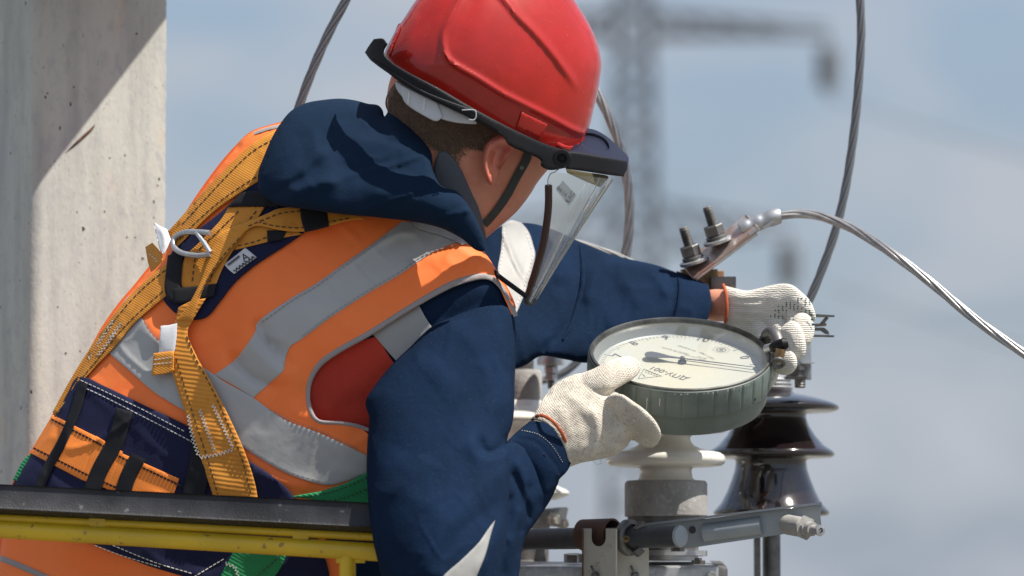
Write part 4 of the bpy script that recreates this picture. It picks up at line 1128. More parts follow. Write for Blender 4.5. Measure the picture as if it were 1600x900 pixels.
for k in range(0, 110):
    a = a9 + (k - 55) * 0.052
    big = (k - 55) % 10 == 0; mid_ = (k - 55) % 5 == 0
    r0 = GR * 0.875; r1 = GR * (0.775 if big else 0.80 if mid_ else 0.825); w_ = 0.0006 if big else 0.00032
    c = Vector((math.cos(a), math.sin(a))); n_ = Vector((-c.y, c.x)) * w_
    mb.add([DL(c.x * r0 + n_.x, c.y * r0 + n_.y), DL(c.x * r0 - n_.x, c.y * r0 - n_.y), DL(c.x * r1 - n_.x, c.y * r1 - n_.y), DL(c.x * r1 + n_.x, c.y * r1 + n_.y)], [(0, 1, 2, 3)])
o = mb.build('scale_marks', 'grey_ink', gg, smooth=False); o['kind'] = 'stuff'
for s_, px, py in (('7', 966, 556), ('8', 991, 537), ('9', 1040, 528), ('10', 1097, 531), ('0', 1163, 559), ('6', 950, 583)):
    x, y = gpix(px, py); a = math.atan2(y, x) - math.pi / 2
    mb = MB(); dtext(mb, s_, x, y, 0.0185, a); mb.build('numeral', 'dial_ink', gg, smooth=False)
x, y = gpix(1053, 588); x2, y2 = gpix(1036, 580)
mb = MB(); xa, ya = gpix(1072, 592); xb, yb = gpix(1019, 575)
dtext(mb, 'ДПУ-001', (xa + xb) / 2, (ya + yb) / 2, 0.0148, math.atan2(yb - ya, xb - xa)); mb.build('model_lettering', 'dial_ink', gg, smooth=False)
for s_, p_, q_, sz in (('ДЕЙСТВ. 0,4 кН', (1068, 552), (1042, 545), 0.0052), ('СОВМ. 1-0,1 кН', (1112, 567), (1067, 553), 0.0052), ('ТУ 25-02.021', (1085, 548), (1062, 541), 0.0052), ('№ 421', (1108, 562), (1085, 556), 0.005), ('ГОСТ 13837', (1120, 563), (1090, 549), 0.0052)):
    xa, ya = gpix(*p_); xb, yb = gpix(*q_); mb = MB(); dtext(mb, s_, (xa + xb) / 2, (ya + yb) / 2, sz, math.atan2(yb - ya, xb - xa)); mb.build('small_lettering', 'grey_ink', gg, smooth=False)
# hexagon mark with a ring, triangle mark
def dline(mb, pts, w, closed=True):
    n = len(pts)
    for i in range(n if closed else n - 1):
        a = Vector(pts[i]); b = Vector(pts[(i + 1) % n]); t = (b - a).normalized(); q = Vector((-t.y, t.x)) * w / 2
        mb.add([DL(*(a + q)), DL(*(b + q)), DL(*(b - q)), DL(*(a - q))], [(0, 1, 2, 3)])
cx, cy = gpix(1127, 547); mb = MB()
dline(mb, [(cx + 0.0115 * math.cos(R(60 * k + 15)), cy + 0.0105 * math.sin(R(60 * k + 15))) for k in range(6)], 0.0004)
dline(mb, [(cx + 0.006 * math.cos(R(30 * k)), cy + 0.006 * math.sin(R(30 * k))) for k in range(12)], 0.0013)
dline(mb, [(cx + 0.002 * math.cos(R(60 * k)), cy + 0.002 * math.sin(R(60 * k))) for k in range(6)], 0.0016); mb.build('hexagon_mark', 'grey_ink', gg, smooth=False)
mb = MB(); T = [gpix(1006, 577), gpix(997, 592), gpix(1034, 588)]
dline(mb, T, 0.0008)
c3 = ((T[0][0] + T[1][0] + T[2][0]) / 3, (T[0][1] + T[1][1] + T[2][1]) / 3)
for p_, q_ in (((1010, 579), (1028, 586)), ((1008, 582), (1027, 588))): dline(mb, [gpix(*p_), gpix(*q_)], 0.0005, False)
for k in range(5):
    u_ = k / 4.; dline(mb, [gpix(1010 + 17 * u_, 579 + 7 * u_), gpix(1008 + 18 * u_, 582.5 + 6 * u_)], 0.0006, False)
dline(mb, [gpix(1004, 585), gpix(1008, 589)], 0.0010, False); mb.build('triangle_mark', 'dial_ink', gg, smooth=False)
# needle with counterweight
tail = gpix(1008, 563); tip = gpix(1181, 581); hub = gpix(1066, 567)
t_ = Vector((tip[0] - hub[0], tip[1] - hub[1])).normalized(); n_ = Vector((-t_.y, t_.x)); ht = 0.006
def NP(s_, w_): return (hub[0] + t_.x * s_ + n_.x * w_, hub[1] + t_.y * s_ + n_.y * w_)
ln = Vector((tip[0] - hub[0], tip[1] - hub[1])).length; lt = Vector((tail[0] - hub[0], tail[1] - hub[1])).length
pl = [NP(ln, 0.0003), NP(0, 0.0014), NP(-lt * 0.35, 0.0028), NP(-lt * 0.7, 0.0085), NP(-lt * 0.9, 0.0095), NP(-lt, 0.0065), NP(-lt * 1.04, 0), NP(-lt, -0.0065), NP(-lt * 0.9, -0.0095), NP(-lt * 0.7, -0.0085), NP(-lt * 0.35, -0.0028), NP(0, -0.0014), NP(ln, -0.0003)]
mb = MB(); mb.prism([DL(x, y, ht) for x, y in pl], GN * 0.0007); mb.build('needle', 'needle', gg, smooth=False)
t2_ = gpix(1178, 582); mb = MB(); v2 = Vector((t2_[0] - hub[0], t2_[1] - hub[1])); nn = Vector((-v2.y, v2.x)).normalized()
mb.prism([DL(hub[0] + v2.x * a + nn.x * w_, hub[1] + v2.y * a + nn.y * w_, 0.0035) for a, w_ in ((0, .0006), (1.0, .0004), (1.0, -.0004), (0, -.0006))], GN * 0.0006); mb.build('marker_needle', 'grey_ink', gg, smooth=False)
mb = MB(); mb.lathe(DL(hub[0], hub[1], 0), GN, [(0.0055, 0), (0.0055, 0.003), (0.003, 0.0032), (0.003, 0.0082), (0.002, 0.009)], 24); mb.build('hub', 'needle', gg)
# hook and knob on the right
mb = MB(); mb.tube([P(1198, 545, 0.07), P(1212, 541, 0.05)], 0.0058, 16); mb.build('hook_stem', 'steel', gg)
mb = MB(); mb.tube(cr([tuple(P(1218, 538, 0.065)), tuple(P(1213, 525, 0.075)), tuple(P(1207, 519, 0.09)), tuple(P(1200, 522, 0.105)), tuple(P(1195, 532, 0.115))], 6), 0.0080, 18); mb.build('hook', 'steel_dark', gg)
mb = MB(); mb.tube([P(1206, 543, 0.05), P(1210, 542, 0.046), P(1216, 540, 0.04), P(1226, 537, 0.035), P(1231, 536, 0.035)], [0.005, 0.007, 0.0075, 0.008, 0.005], 18); mb.build('knob', 'black_plastic', gg)
mb = MB(); mb.tube([P(1220, 545, 0.035), P(1218, 556, 0.035), P(1217, 566, 0.035)], [0.0065, 0.006, 0.0045], 16); mb.build('eye_bolt', 'bronze', gg)
ring = [P(1216 + 8.5 * math.cos(a), 567 + 6.5 * math.sin(a), 0.035 + 0.006 * math.sin(a)) for a in np.linspace(0, 2 * math.pi, 24)]
mb = MB(); mb.tube(ring, 0.0026, 10, cap=False); mb.build('shackle', 'steel_dark', gg)

# ================= PERSON =================
pr = thing('person', 'worker in orange reflective vest and navy hooded jacket, bending over the gauge with knitted gloves', 'person', tuple(P(400, 1180, 0.05)))
def joined(name, geos, m, parent, voxel=0.002, smooth_it=4, uvf=None):
    vs, fs = [], []
    for v, f in geos:
        n = len(vs); vs += [tuple(q) for q in v]; fs += [tuple(i + n for i in q) for q in f]
    ob = new_mesh(name, vs, fs, m, None)
    md = ob.modifiers.new('r', 'REMESH'); md.mode = 'VOXEL'; md.voxel_size = voxel; md.use_smooth_shade = True
    if smooth_it:
        ms = ob.modifiers.new('s', 'SMOOTH'); ms.iterations = smooth_it; ms.factor = 0.5
    dg = bpy.context.evaluated_depsgraph_get()
    me = bpy.data.meshes.new_from_object(ob.evaluated_get(dg))
    ob.modifiers.clear(); old = ob.data; ob.data = me; bpy.data.meshes.remove(old); me.name = name
    if uvf is not None:
        co = np.empty(len(me.vertices) * 3); me.vertices.foreach_get('co', co); co = co.reshape(-1, 3)
        uv = uvf(co); ul = me.uv_layers.new(name='UVMap')
        li = np.empty(len(me.loops), np.int32); me.loops.foreach_get('vertex_index', li)
        ul.data.foreach_set('uv', np.asarray(uv, np.float32)[li].ravel())
    ob.parent = parent
    ob.matrix_parent_inverse = parent.matrix_world.inverted()
    return ob
def tubegeo(pts, rad, seg=16):
    m = MB(); q = cr(np.c_[np.array(pts, float), np.array(rad, float)], 6)
    w = [Vector(v) for v in PA(q[:, 0], q[:, 1], q[:, 2])]
    # rounded ends
    m.tube(w, [a * K * 5 for a in q[:, 3]], seg); 
    for i, c in ((0, w[0]), (-1, w[-1])):
        r = q[i, 3] * K * 5; bm = bmesh.new(); bmesh.ops.create_icosphere(bm, subdivisions=3, radius=r)
        m.add([a.co + c for a in bm.verts], [tuple(x.index for x in f.verts) for f in bm.faces]); bm.free()
    return m.v, m.f
def ellgeo(x, y, d, rx, ry, rz, ax=None):
    bm = bmesh.new(); bmesh.ops.create_icosphere(bm, subdivisions=4, radius=1.0)
    c = P(x, y, d); k = K * 5
    A = ax or (RT, FW, UP)
    v = [c + A[0] * a.co.x * rx * k + A[1] * a.co.y * rz * k + A[2] * a.co.z * ry * k for a in bm.verts]
    f = [tuple(q.index for q in p.verts) for p in bm.faces]; bm.free(); return v, f

# ---- body (skin): head, neck, trunk, arms ----
headF = Field([(604, 160), (618, 105), (660, 62), (730, 35), (810, 45), (865, 95), (888, 165), (885, 225), (868, 252), (856, 266), (848, 275), (838, 288), (830, 302), (812, 326), (798, 340), (780, 355), (760, 372), (742, 382), (705, 368), (668, 338), (640, 300), (618, 240)],
              [(620, 180, 0.02), (850, 150, 0.075), (840, 280, 0.06), (700, 370, 0.02), (640, 300, 0.02)], k=0.80,
              folds=[([(742, 200), (748, 260), (752, 330), (742, 370)], -3.0, 12, 30), ([(700, 250), (715, 320), (745, 372)], 2.5, 20, 16), ([(806, 240), (825, 262), (850, 262)], 2.0, 10, 10), ([(826, 250), (836, 270), (834, 300)], -1.5, 10, 14),
                     ([(770, 310), (790, 330), (800, 338)], 1.8, 16, 12)], seed=1)
earF = Field([(757, 236), (763, 222), (775, 213), (792, 208), (803, 214), (804, 228), (797, 243), (788, 256), (781, 268), (776, 280), (770, 289), (763, 287), (758, 276), (754, 258)],
             [(757, 250, -0.035), (800, 230, -0.012), (770, 285, -0.028)], k=0.8,
             folds=[([(765, 284), (759, 266), (760, 244), (767, 228), (780, 219), (797, 214)], 7.5, 5.0, 4.5, 3), ([(776, 266), (773, 250), (779, 238), (792, 231)], 4.0, 4, 4), ([(791, 232), (786, 246), (780, 258)], -14.0, 6.5, 6.5, 3), ([(768, 262), (767, 246), (774, 233)], -6, 3, 3), ([(766, 284), (768, 278)], 3, 5, 5, 3)], fade=2, seed=2)
gv = [region_geo(headF.poly, headF, 6.0, 'puff', kb=1.0)[:2],
      tubegeo([(690, 355, 0.06), (645, 440, 0.09), (560, 560, 0.06), (440, 720, 0.05), (330, 900, 0.06), (300, 1080, 0.06)], [40, 50, 90, 105, 120, 115]),
      tubegeo([(640, 430, 0.05), (715, 540, -0.02), (705, 650, -0.07), (700, 820, -0.15)], [50, 30, 28, 24]),
      tubegeo([(700, 830, -0.15), (770, 790, -0.135), (825, 725, -0.095), (858, 675, -0.075), (880, 650, -0.06)], [24, 22, 19, 19, 19]),
      tubegeo([(680, 430, 0.08), (765, 470, 0.21), (850, 475, 0.265), (970, 480, 0.265), (1070, 474, 0.25), (1104, 476, 0.250), (1122, 477, 0.240), (1155, 480, 0.215)], [34, 22, 22, 20, 17, 24, 27, 24]),
      # brow, nose, lips and chin on the turned-away side of the face
      tubegeo([(858, 205, 0.11), (852, 232, 0.13), (842, 252, 0.148), (838, 262, 0.135)], [10, 8, 10, 8]),
      ellgeo(822, 286, 0.112, 11, 6, 9), ellgeo(812, 300, 0.108, 11, 6, 9), ellgeo(786, 322, 0.088, 18, 13, 15),
      tubegeo([(860, 190, 0.05), (872, 198, 0.09), (872, 196, 0.13)], [9, 9, 8])]
body = joined('body', gv, 'skin', pr, voxel=0.0035, smooth_it=3)
v, f, uv = region_geo(earF.poly, earF, 2.0, 'puff', kb=1.4, rings=(0.8, 2.0))
bm = bmesh.new(); bm.from_mesh(body.data); n0 = len(bm.verts)
vv = [bm.verts.new(q) for q in v]
for q in f:
    fc = bm.faces.new([vv[i] for i in q]); fc.smooth = True; fc.material_index = 1
bm.to_mesh(body.data); bm.free(); body.data.materials.append(M['ear_skin'])
# eyes on the hidden side
m = MB()
for (x, y, d) in ((856, 226, 0.105), (846, 222, 0.150)):
    m = MB(); v_, f_ = ellgeo(x, y, d, 6, 6, 7); m.add(v_, f_); m.build('eye', 'white_plastic', pr, sharp=None)

# cropped hair: thousands of short strands
hair_poly = outline([(606, 168), (612, 140), (640, 120), (700, 110), (790, 175), (800, 205), (775, 207), (757, 222), (750, 236), (738, 232), (727, 240), (716, 258), (704, 262), (690, 245), (668, 235), (645, 215), (622, 190)], 4)
random.seed(5); rs = np.random.RandomState(5)
hx = rs.uniform(600, 805, 60000); hy = rs.uniform(105, 268, 60000); ok = inside(hx, hy, hair_poly); hx = hx[ok]; hy = hy[ok]
dd_, _, _ = seg_dist(hx, hy, hair_poly)
edge_lo = (hy > 205 + (hx - 640) * 0.25)
keep = rs.rand(len(hx)) < np.where(edge_lo, np.clip(dd_ / 22, 0.06, 1), 1); hx = hx[keep][:26000]; hy = hy[keep][:26000]
hd0 = headF.D(hx, hy); ang = R(62) + rs.normal(0, 0.22, len(hx)); ln_ = rs.uniform(4, 9, len(hx))
ex = hx + np.cos(ang) * ln_; ey = hy + np.sin(ang) * ln_
e1 = PA(hx + 0.45, hy, hd0 + 0.001); e2_ = PA(hx - 0.45, hy, hd0 + 0.001); e3 = PA(ex, ey, headF.D(ex, ey) - rs.uniform(0.0012, 0.0035, len(hx)))
n = len(hx); V = np.stack([e1, e2_, e3], 1).reshape(-1, 3); F = [(3 * i, 3 * i + 1, 3 * i + 2) for i in range(n)]
hair = new_mesh('hair', V, F, 'hair', pr, recalc=False, smooth=False); hair['kind'] = 'stuff'
sheet('hair_base', [(603, 168), (609, 140), (640, 115), (700, 105), (790, 170), (800, 200), (778, 204), (758, 214), (744, 224), (728, 228), (716, 240), (700, 240), (680, 232), (655, 215), (625, 190)], headF, mat('brown_scalp', (0.16, 0.085, 0.05), 0.7, var=[(120, (0.10, 0.055, 0.032), 0.4, 0.65)]), pr, s=6, off=0.0, thick=0.0008)  # brown base tone under the strands

# ---- trunk: jacket and vest share one form ----
trunk_pts = [(440, 193), (395, 207), (372, 228), (345, 260), (312, 305), (283, 350), (250, 400), (215, 445), (187, 478), (163, 512), (145, 545), (124, 580), (102, 620), (80, 660), (56, 700), (32, 738), (12, 790), (2, 850), (-8, 920), (-14, 1040), (-8, 1180),
             (300, 1230), (600, 1190), (700, 1040), (760, 900), (780, 760), (800, 640), (806, 540), (800, 478), (780, 430), (748, 385), (706, 352), (660, 320), (600, 285), (520, 235), (478, 202)]
trunk_depth = [(420, 250, 0.08), (200, 500, 0.09), (20, 800, 0.08), (0, 1100, 0.08), (600, 1150, 0.06), (780, 700, 0.02), (770, 450, -0.005), (640, 330, 0.04), (450, 600, 0.05)]
vest_folds = [
    ([(402, 508), (425, 540), (448, 566)], -11, 7, 12, 3), ([(362, 562), (392, 590), (425, 604)], -9, 6, 11, 3), ([(385, 530), (410, 560), (438, 585)], 5, 12, 14, 3), ([(395, 470), (380, 520), (355, 560)], 7, 16, 22), ([(400, 520), (330, 545), (300, 560)], -4, 9, 16),
    ([(450, 545), (440, 585), (425, 610)], 5, 12, 16), ([(330, 500), (360, 540), (372, 580)], -4, 14, 14), ([(520, 560), (480, 610), (455, 640)], -5, 18, 14),
    ([(440, 640), (520, 660), (570, 680)], 4, 14, 18), ([(640, 400), (648, 430), (640, 462)], 3.5, 9, 12), ([(590, 470), (610, 492), (600, 520)], -3, 12, 12),
    ([(540, 360), (480, 430), (400, 490)], 2.5, 40, 50), ([(700, 380), (740, 400), (765, 425)], 3, 16, 20), ([(250, 480), (270, 500), (300, 505)], -3, 10, 12), ([(255, 510), (240, 530), (220, 545)], 3, 12, 12),
    ([(400, 735), (440, 752), (500, 762)], 5, 12, 16), ([(230, 880), (300, 900), (400, 905)], 5, 18, 18), ([(60, 870), (150, 890), (240, 900)], -4, 14, 14),
    ([(500, 600), (540, 620), (570, 640)], -4, 12, 12), ([(560, 560), (590, 600), (600, 640)], 3, 14, 14)]
trunkF = Field(trunk_pts, trunk_depth, k=0.50, folds=vest_folds, noise=[(150, 4, 30, 1.6), (60, 1.6, -40, 1.8), (26, 0.5, 20, 2), (60, 2.0, -35, 2.6, 120), (42, 1.5, 40, 2.4, 90), (30, 1.0, -70, 2.6, 70)], seed=3, pw=1.5)
jacketF = Field(trunk_pts, trunk_depth, k=0.465, noise=[(150, 5, 30, 1.6), (60, 2, -40, 1.8)], folds=[([(690, 480), (730, 455), (780, 452)], 3, 10, 12), ([(700, 500), (745, 478), (792, 470)], -3, 6, 6, 3), ([(560, 590), (520, 630), (500, 655)], 4, 16, 16), ([(620, 560), (580, 610), (570, 650)], -3, 10, 14)], seed=3)
jk = puff('jacket', jacketF, 'navy', pr, s=8)
UJ = Under([jacketF])
sheet('red_panel', [(470, 560, 1), (590, 525, 1), (605, 552), (621, 575, 1), (606, 610), (590, 660), (585, 700, 1), (470, 680, 1)], UJ, 'red', jk, s=5, off=0.0012, thick=0.0008)
sheet('shoulder_tape', [(580, 520, 1), (655, 478, 1), (666, 498), (680, 518, 1), (650, 545), (621, 566, 1), (605, 548), (588, 528, 1)], UJ, 'reflective_light', jk, s=5, off=0.0022, thick=0.0008)
vest_pts = [(440, 190, 1), (395, 204), (370, 225), (342, 257), (309, 302), (280, 347), (247, 397), (212, 442), (184, 475), (160, 509), (141, 543), (120, 578), (98, 618), (76, 658), (52, 698), (28, 736), (8, 788), (-2, 850), (-12, 920), (-18, 1040), (-12, 1180, 1),
            (300, 1235), (560, 1190, 1), (560, 1000), (545, 900), (500, 830), (480, 790), (520, 768), (570, 755, 1), (574, 735), (578, 712), (578, 680, 1), (560, 668), (530, 661), (497, 660, 1), (487, 645), (481, 618), (486, 592), (503, 570), (530, 551), (580, 523), (640, 485), (700, 451), (735, 438), (760, 432), (775, 440), (800, 492, 1), (806, 480), (796, 455), (778, 425), (748, 383), (706, 349), (660, 317), (600, 280), (520, 230), (478, 198)]
vest = cut('vest', vest_pts, trunkF, 'orange', pr, s=6, off=0.004)
UV_ = Under([trunkF], 0.004)
def S_sheet(name, pts, m, parent, off=0.0006, thick=0.0009, **kw): return sheet(name, pts, UV_, m, parent, off=off, thick=thick, **kw)
S_sheet('reflective_stripe', [(628, 346, 1), (603, 365), (572, 388), (533, 415), (494, 443), (455, 466), (405, 501), (398, 520), (370, 559), (335, 586, 1), (365, 602), (395, 622, 1), (420, 600), (442, 579), (447, 556), (455, 540), (471, 530), (518, 495), (572, 460), (623, 430), (665, 401), (700, 383), (722, 378, 1), (702, 363), (672, 350)], 'reflective', vest, s=4)
S_sheet('reflective_stripe', [(200, 462, 1), (222, 497), (240, 525), (275, 552), (322, 577), (350, 596), (393, 620), (417, 637), (450, 658), (500, 677), (560, 705), (574, 712, 1), (574, 738, 1), (540, 752), (505, 757), (450, 740), (400, 712), (340, 672), (280, 637), (240, 612), (200, 577), (166, 548), (150, 535, 1), (175, 500)], 'reflective', vest, s=4, off=0.0018)
S_sheet('collar_tape', [(645, 345, 1), (690, 352), (730, 378), (722, 382, 1), (690, 368), (650, 356)], 'reflective', vest, s=4, off=0.003)
trim = [(806, 494), (792, 462), (776, 440), (760, 432), (738, 434), (700, 447), (640, 481), (580, 519), (530, 547), (502, 567), (486, 591), (481, 619), (487, 646), (500, 659), (532, 661), (560, 666), (582, 674)]
o = sheet('piping', strip_poly(trim, [7, 7, 8, 9, 10, 10, 9, 9, 9, 9, 8, 7, 7, 6, 6, 6, 6]), UV_, 'piping', vest, s=4, off=-0.001, thick=0.0028, soft=4)
S_sheet('piping', strip_poly([(441, 196), (418, 201), (397, 208)], 5), 'piping', vest, s=3, thick=0.002)
S_sheet('piping', strip_poly([(0, 872), (30, 884), (62, 898), (100, 915)], 9), 'piping', vest, s=4, thick=0.002)
stitch('stitching', [[(603, 369), (572, 392), (533, 419), (494, 447), (455, 470), (409, 503)], [(716, 381), (665, 397), (623, 426), (572, 456), (518, 491), (471, 526)], [(226, 500), (243, 524), (277, 549)], [(420, 640), (452, 655), (502, 674), (560, 702)], [(400, 708), (450, 736), (503, 753)]], Under([trunkF], 0.006), 'piping', vest, dash=5, gap=3, w=1.0)

# ---- far sleeve ----
fsF = Field([(700, 420), (742, 388), (760, 368), (790, 351), (830, 349), (870, 361), (905, 377), (945, 394), (985, 405), (1025, 414), (1060, 427), (1104, 445), (1150, 452), (1172, 478), (1150, 508), (1103, 510), (1060, 525), (1000, 548), (950, 562), (915, 567), (885, 562), (850, 556), (835, 561), (822, 570), (800, 577), (770, 572), (720, 540), (700, 480)],
            [(740, 460, 0.18), (850, 460, 0.25), (980, 480, 0.255), (1100, 475, 0.235)], k=0.72, hmax=0.075,
            folds=[([(905, 390), (907, 440), (890, 500), (850, 545)], -9.35, 8, 22, 3), ([(930, 405), (925, 440), (915, 480)], 8.5, 12, 16), ([(870, 372), (878, 410), (870, 450)], 10.2, 14, 16), ([(960, 410), (985, 450), (1000, 490)], 6.8, 16, 22), ([(1050, 430), (1010, 450), (960, 440)], 5.1, 10, 16), ([(1048, 432), (1052, 470), (1042, 505)], -5.95, 5, 9, 3), ([(1000, 415), (1030, 440), (1044, 470)], 5.1, 10, 10), ([(940, 520), (1000, 500), (1040, 480)], 5.1, 18, 18)],
            noise=[(70, 1.8, 70, 3), (28, 0.8, 60, 3.0), (13, 0.25, 10, 2), (24, 1.2, 75, 2.6, 50), (48, 3.2, 68, 2.4, 90), (34, 1.6, 110, 2.2, 70)], seed=4, pw=1.35)
fs = cut('sleeve', [(700, 420), (742, 388), (760, 368), (790, 351), (830, 349), (870, 361), (905, 377), (945, 394), (985, 405), (1025, 414), (1060, 427), (1104, 445, 1), (1109, 474), (1103, 508, 1), (1060, 525), (1000, 548), (950, 562), (915, 567), (885, 562), (850, 556), (835, 561), (822, 570), (800, 577), (770, 572), (720, 540), (700, 480)], fsF, 'navy', pr, s=4.5)
sheet('shoulder_tape', [(785, 352, 1), (798, 344), (815, 348, 1), (826, 362), (833, 382), (836, 403), (824, 447), (806, 492, 1), (797, 478), (778, 462, 1), (783, 440), (778, 420), (783, 390)], fsF, 'reflective_light', fs, s=4, off=0.001, thick=0.001)
stitch('stitching', [[(788, 356), (786, 392), (781, 420), (785, 442)], [(822, 362), (829, 384), (832, 403), (820, 446), (806, 480)]], Under([fsF], 0.002), 'label', fs, dash=3, gap=3, w=0.9)
sheet('cuff', [(1057, 423, 1), (1082, 433), (1107, 445, 1), (1112, 474), (1104, 505, 1), (1078, 505), (1049, 508, 1), (1056, 480), (1060, 450)], fsF, 'navy', fs, s=4, off=0.0015, thick=0.0025, soft=3)
sheet('side_tuck', strip_poly([(907, 382), (911, 420), (908, 455), (895, 500), (880, 530)], [3, 6, 7, 6, 3]), fsF, 'navy', fs, s=3, off=0.002, thick=0.002, soft=3)
# ---- near sleeve ----
nsF = Field([(672, 512), (700, 498), (730, 486), (765, 477), (790, 479), (799, 495), (803, 540), (804, 600), (803, 645), (799, 668), (790, 690), (797, 705), (799, 730), (797, 765), (793, 800), (790, 850), (780, 900), (765, 980), (740, 1040), (690, 1070), (640, 1040), (612, 960), (596, 900), (584, 850), (577, 800), (573, 740), (574, 690), (577, 655), (571, 628), (586, 602), (612, 570), (640, 543)],
            [(740, 490, -0.050), (640, 600, -0.075), (790, 600, -0.07), (600, 800, -0.17), (780, 760, -0.15), (690, 900, -0.21), (690, 1050, -0.22)], k=0.95,
            folds=[([(803, 668), (792, 692), (776, 704), (760, 706), (752, 694), (750, 672)], -14, 7, 10, 1), ([(803, 692), (790, 708), (772, 717), (752, 715), (741, 700), (742, 672)], 15, 7, 16, 1),
                   ([(803, 726), (775, 744), (738, 775), (700, 822), (665, 868)], 13, 17, 48, 3), ([(806, 752), (786, 780), (752, 803), (715, 835), (670, 905)], -5, 14, 26, 1), ([(803, 760), (790, 800), (768, 850), (745, 910)], 8, 9, 12, 1),
                   ([(660, 540), (700, 600), (735, 680), (740, 730)], 4.5, 26, 60), ([(705, 505), (745, 550), (772, 620), (778, 680)], 5, 14, 30, 1), ([(590, 680), (640, 705), (690, 700), (740, 680)], -4, 26, 30), ([(575, 770), (630, 775), (690, 800), (720, 840)], 4, 34, 24),
                   ([(765, 540), (782, 590), (785, 650)], 5, 7, 12), ([(779, 482), (790, 530), (792, 600)], -4, 6, 8, 1), ([(585, 640), (620, 600), (670, 560)], 3, 18, 26)],
            noise=[(90, 1.8, 60, 3), (36, 0.7, -50, 3.0), (15, 0.25, 30, 2), (26, 1.1, 60, 2.8, 60), (55, 3.2, 52, 2.6, 110), (38, 1.5, 100, 2.4, 80)], seed=5, pw=1.35)
ns_ = puff('sleeve', nsF, 'navy', pr, s=4.5)
sheet('reflective_band', [(774, 812, 1), (767, 835), (758, 868), (745, 900), (735, 930, 1), (680, 925, 1), (693, 900), (722, 874), (748, 848), (762, 828)], nsF, 'reflective_light', ns_, s=4, off=0.001, thick=0.001)
nfF = Field([(740, 760), (770, 715), (792, 692), (825, 694), (845, 706), (864, 725), (874, 745), (868, 765), (858, 785), (840, 812), (822, 838), (815, 862), (812, 890), (800, 950), (770, 1020), (720, 1040), (690, 980), (700, 880)],
            [(730, 950, -0.20), (770, 800, -0.155), (850, 740, -0.08)], k=0.78,
            folds=[([(800, 742), (812, 765), (822, 800), (818, 830)], -9, 5, 8, 3), ([(826, 762), (824, 790), (826, 808)], -7.5, 4, 6, 3), ([(800, 708), (815, 740), (824, 775), (834, 800)], 7.5, 7, 9), ([(845, 720), (855, 750), (845, 790)], 6, 9, 9), ([(812, 800), (800, 840), (790, 900)], 9, 7, 8, 1), ([(796, 780), (794, 820), (780, 870)], -9, 5, 6, 1), ([(788, 800), (786, 835), (770, 880)], 7.5, 5, 6)],
            noise=[(45, 2.0, -30, 2.0), (20, 0.8, -60, 2.5), (30, 2.4, -62, 2.4, 60)], seed=6, pw=1.35)
puff('forearm', nfF, 'navy', ns_, s=3.5)
cuffF = Field([(788, 694), (806, 676), (829, 657), (850, 632), (890, 622), (920, 650), (926, 690), (908, 722), (890, 738), (873, 752), (862, 766), (848, 770), (835, 740), (812, 715)], [(800, 700, -0.115), (890, 720, -0.075), (835, 660, -0.09)], k=0.70,
              folds=[([(800, 684), (835, 690), (862, 718), (877, 742)], -1.5, 3, 3, 3)], noise=[(26, 1.2, 20, 2)], seed=7, pw=1.5)
o = cut('cuff', [(788, 694, 1), (806, 676), (829, 657, 1), (852, 661), (872, 676), (887, 697), (895, 716, 1), (887, 735), (873, 750), (862, 766, 1), (848, 770), (835, 740), (812, 715)], cuffF, 'navy', ns_, s=3.5)
stitch('stitching', [[(797, 689), (820, 691), (843, 702), (861, 722), (874, 742)]], Under([cuffF], 0.0), 'pad', o, dash=60, gap=0, w=2.2)
stitch('stitching', [[(815, 672), (842, 679), (864, 698), (880, 724)]], Under([cuffF], 0.0), 'reflective', o, dash=2, gap=2, w=0.7)

# ---- hood ----
hoodF = Field([(403, 285), (404, 268), (412, 245), (425, 215), (438, 193), (455, 173), (478, 161), (505, 156), (532, 154), (556, 157), (575, 162), (590, 164), (598, 172), (601, 182), (612, 168), (628, 180), (648, 203), (668, 228), (675, 244), (676, 262), (682, 280), (692, 292), (714, 299), (730, 318), (742, 338), (750, 356), (757, 375), (757, 392), (742, 390), (720, 372), (690, 357), (650, 347), (600, 341), (560, 337), (520, 333), (480, 327), (440, 322), (420, 312), (406, 300)],
              [(410, 280, -0.015), (520, 330, -0.065), (650, 345, -0.060), (750, 385, -0.085), (540, 165, 0.03), (670, 240, -0.035), (440, 195, 0.02), (690, 290, -0.068), (735, 330, -0.085)], k=0.85, hmax=0.065,
              folds=[([(560, 165), (585, 178), (592, 200), (620, 210)], -5.67, 8, 10, 1), ([(600, 178), (608, 200), (640, 222), (672, 245)], 5.4, 10, 12), ([(545, 183), (510, 192), (500, 215), (502, 240)], -4.05, 6, 10, 1), ([(575, 170), (570, 190), (600, 205), (640, 218)], 6.75, 8, 10),
                     ([(425, 305), (450, 290), (485, 272), (510, 245)], -7.32, 8, 14, 1), ([(420, 285), (455, 278), (490, 250), (520, 215)], 9.45, 18, 14), ([(440, 312), (475, 295), (505, 285), (540, 290)], 9.45, 14, 14), ([(465, 200), (475, 240), (470, 270)], -3.24, 12, 16), ([(500, 240), (540, 262), (620, 262), (690, 290)], -4.86, 16, 22), ([(530, 215), (600, 225), (660, 250)], 6.75, 22, 22), ([(560, 300), (640, 310), (720, 345)], 8.1, 22, 22), ([(618, 215), (622, 260), (620, 300)], -1.22, 3, 3, 3), ([(660, 240), (672, 262), (684, 286)], 4.05, 6, 6)],
              noise=[(60, 2.0, 20, 2.0), (26, 0.7, -30, 2), (50, 2.6, -20, 2.4, 80), (34, 1.5, 50, 2.2, 60)], seed=8, fade=6, pw=1.4)
hood = puff('hood', hoodF, 'navy_hood', pr, s=4.5)
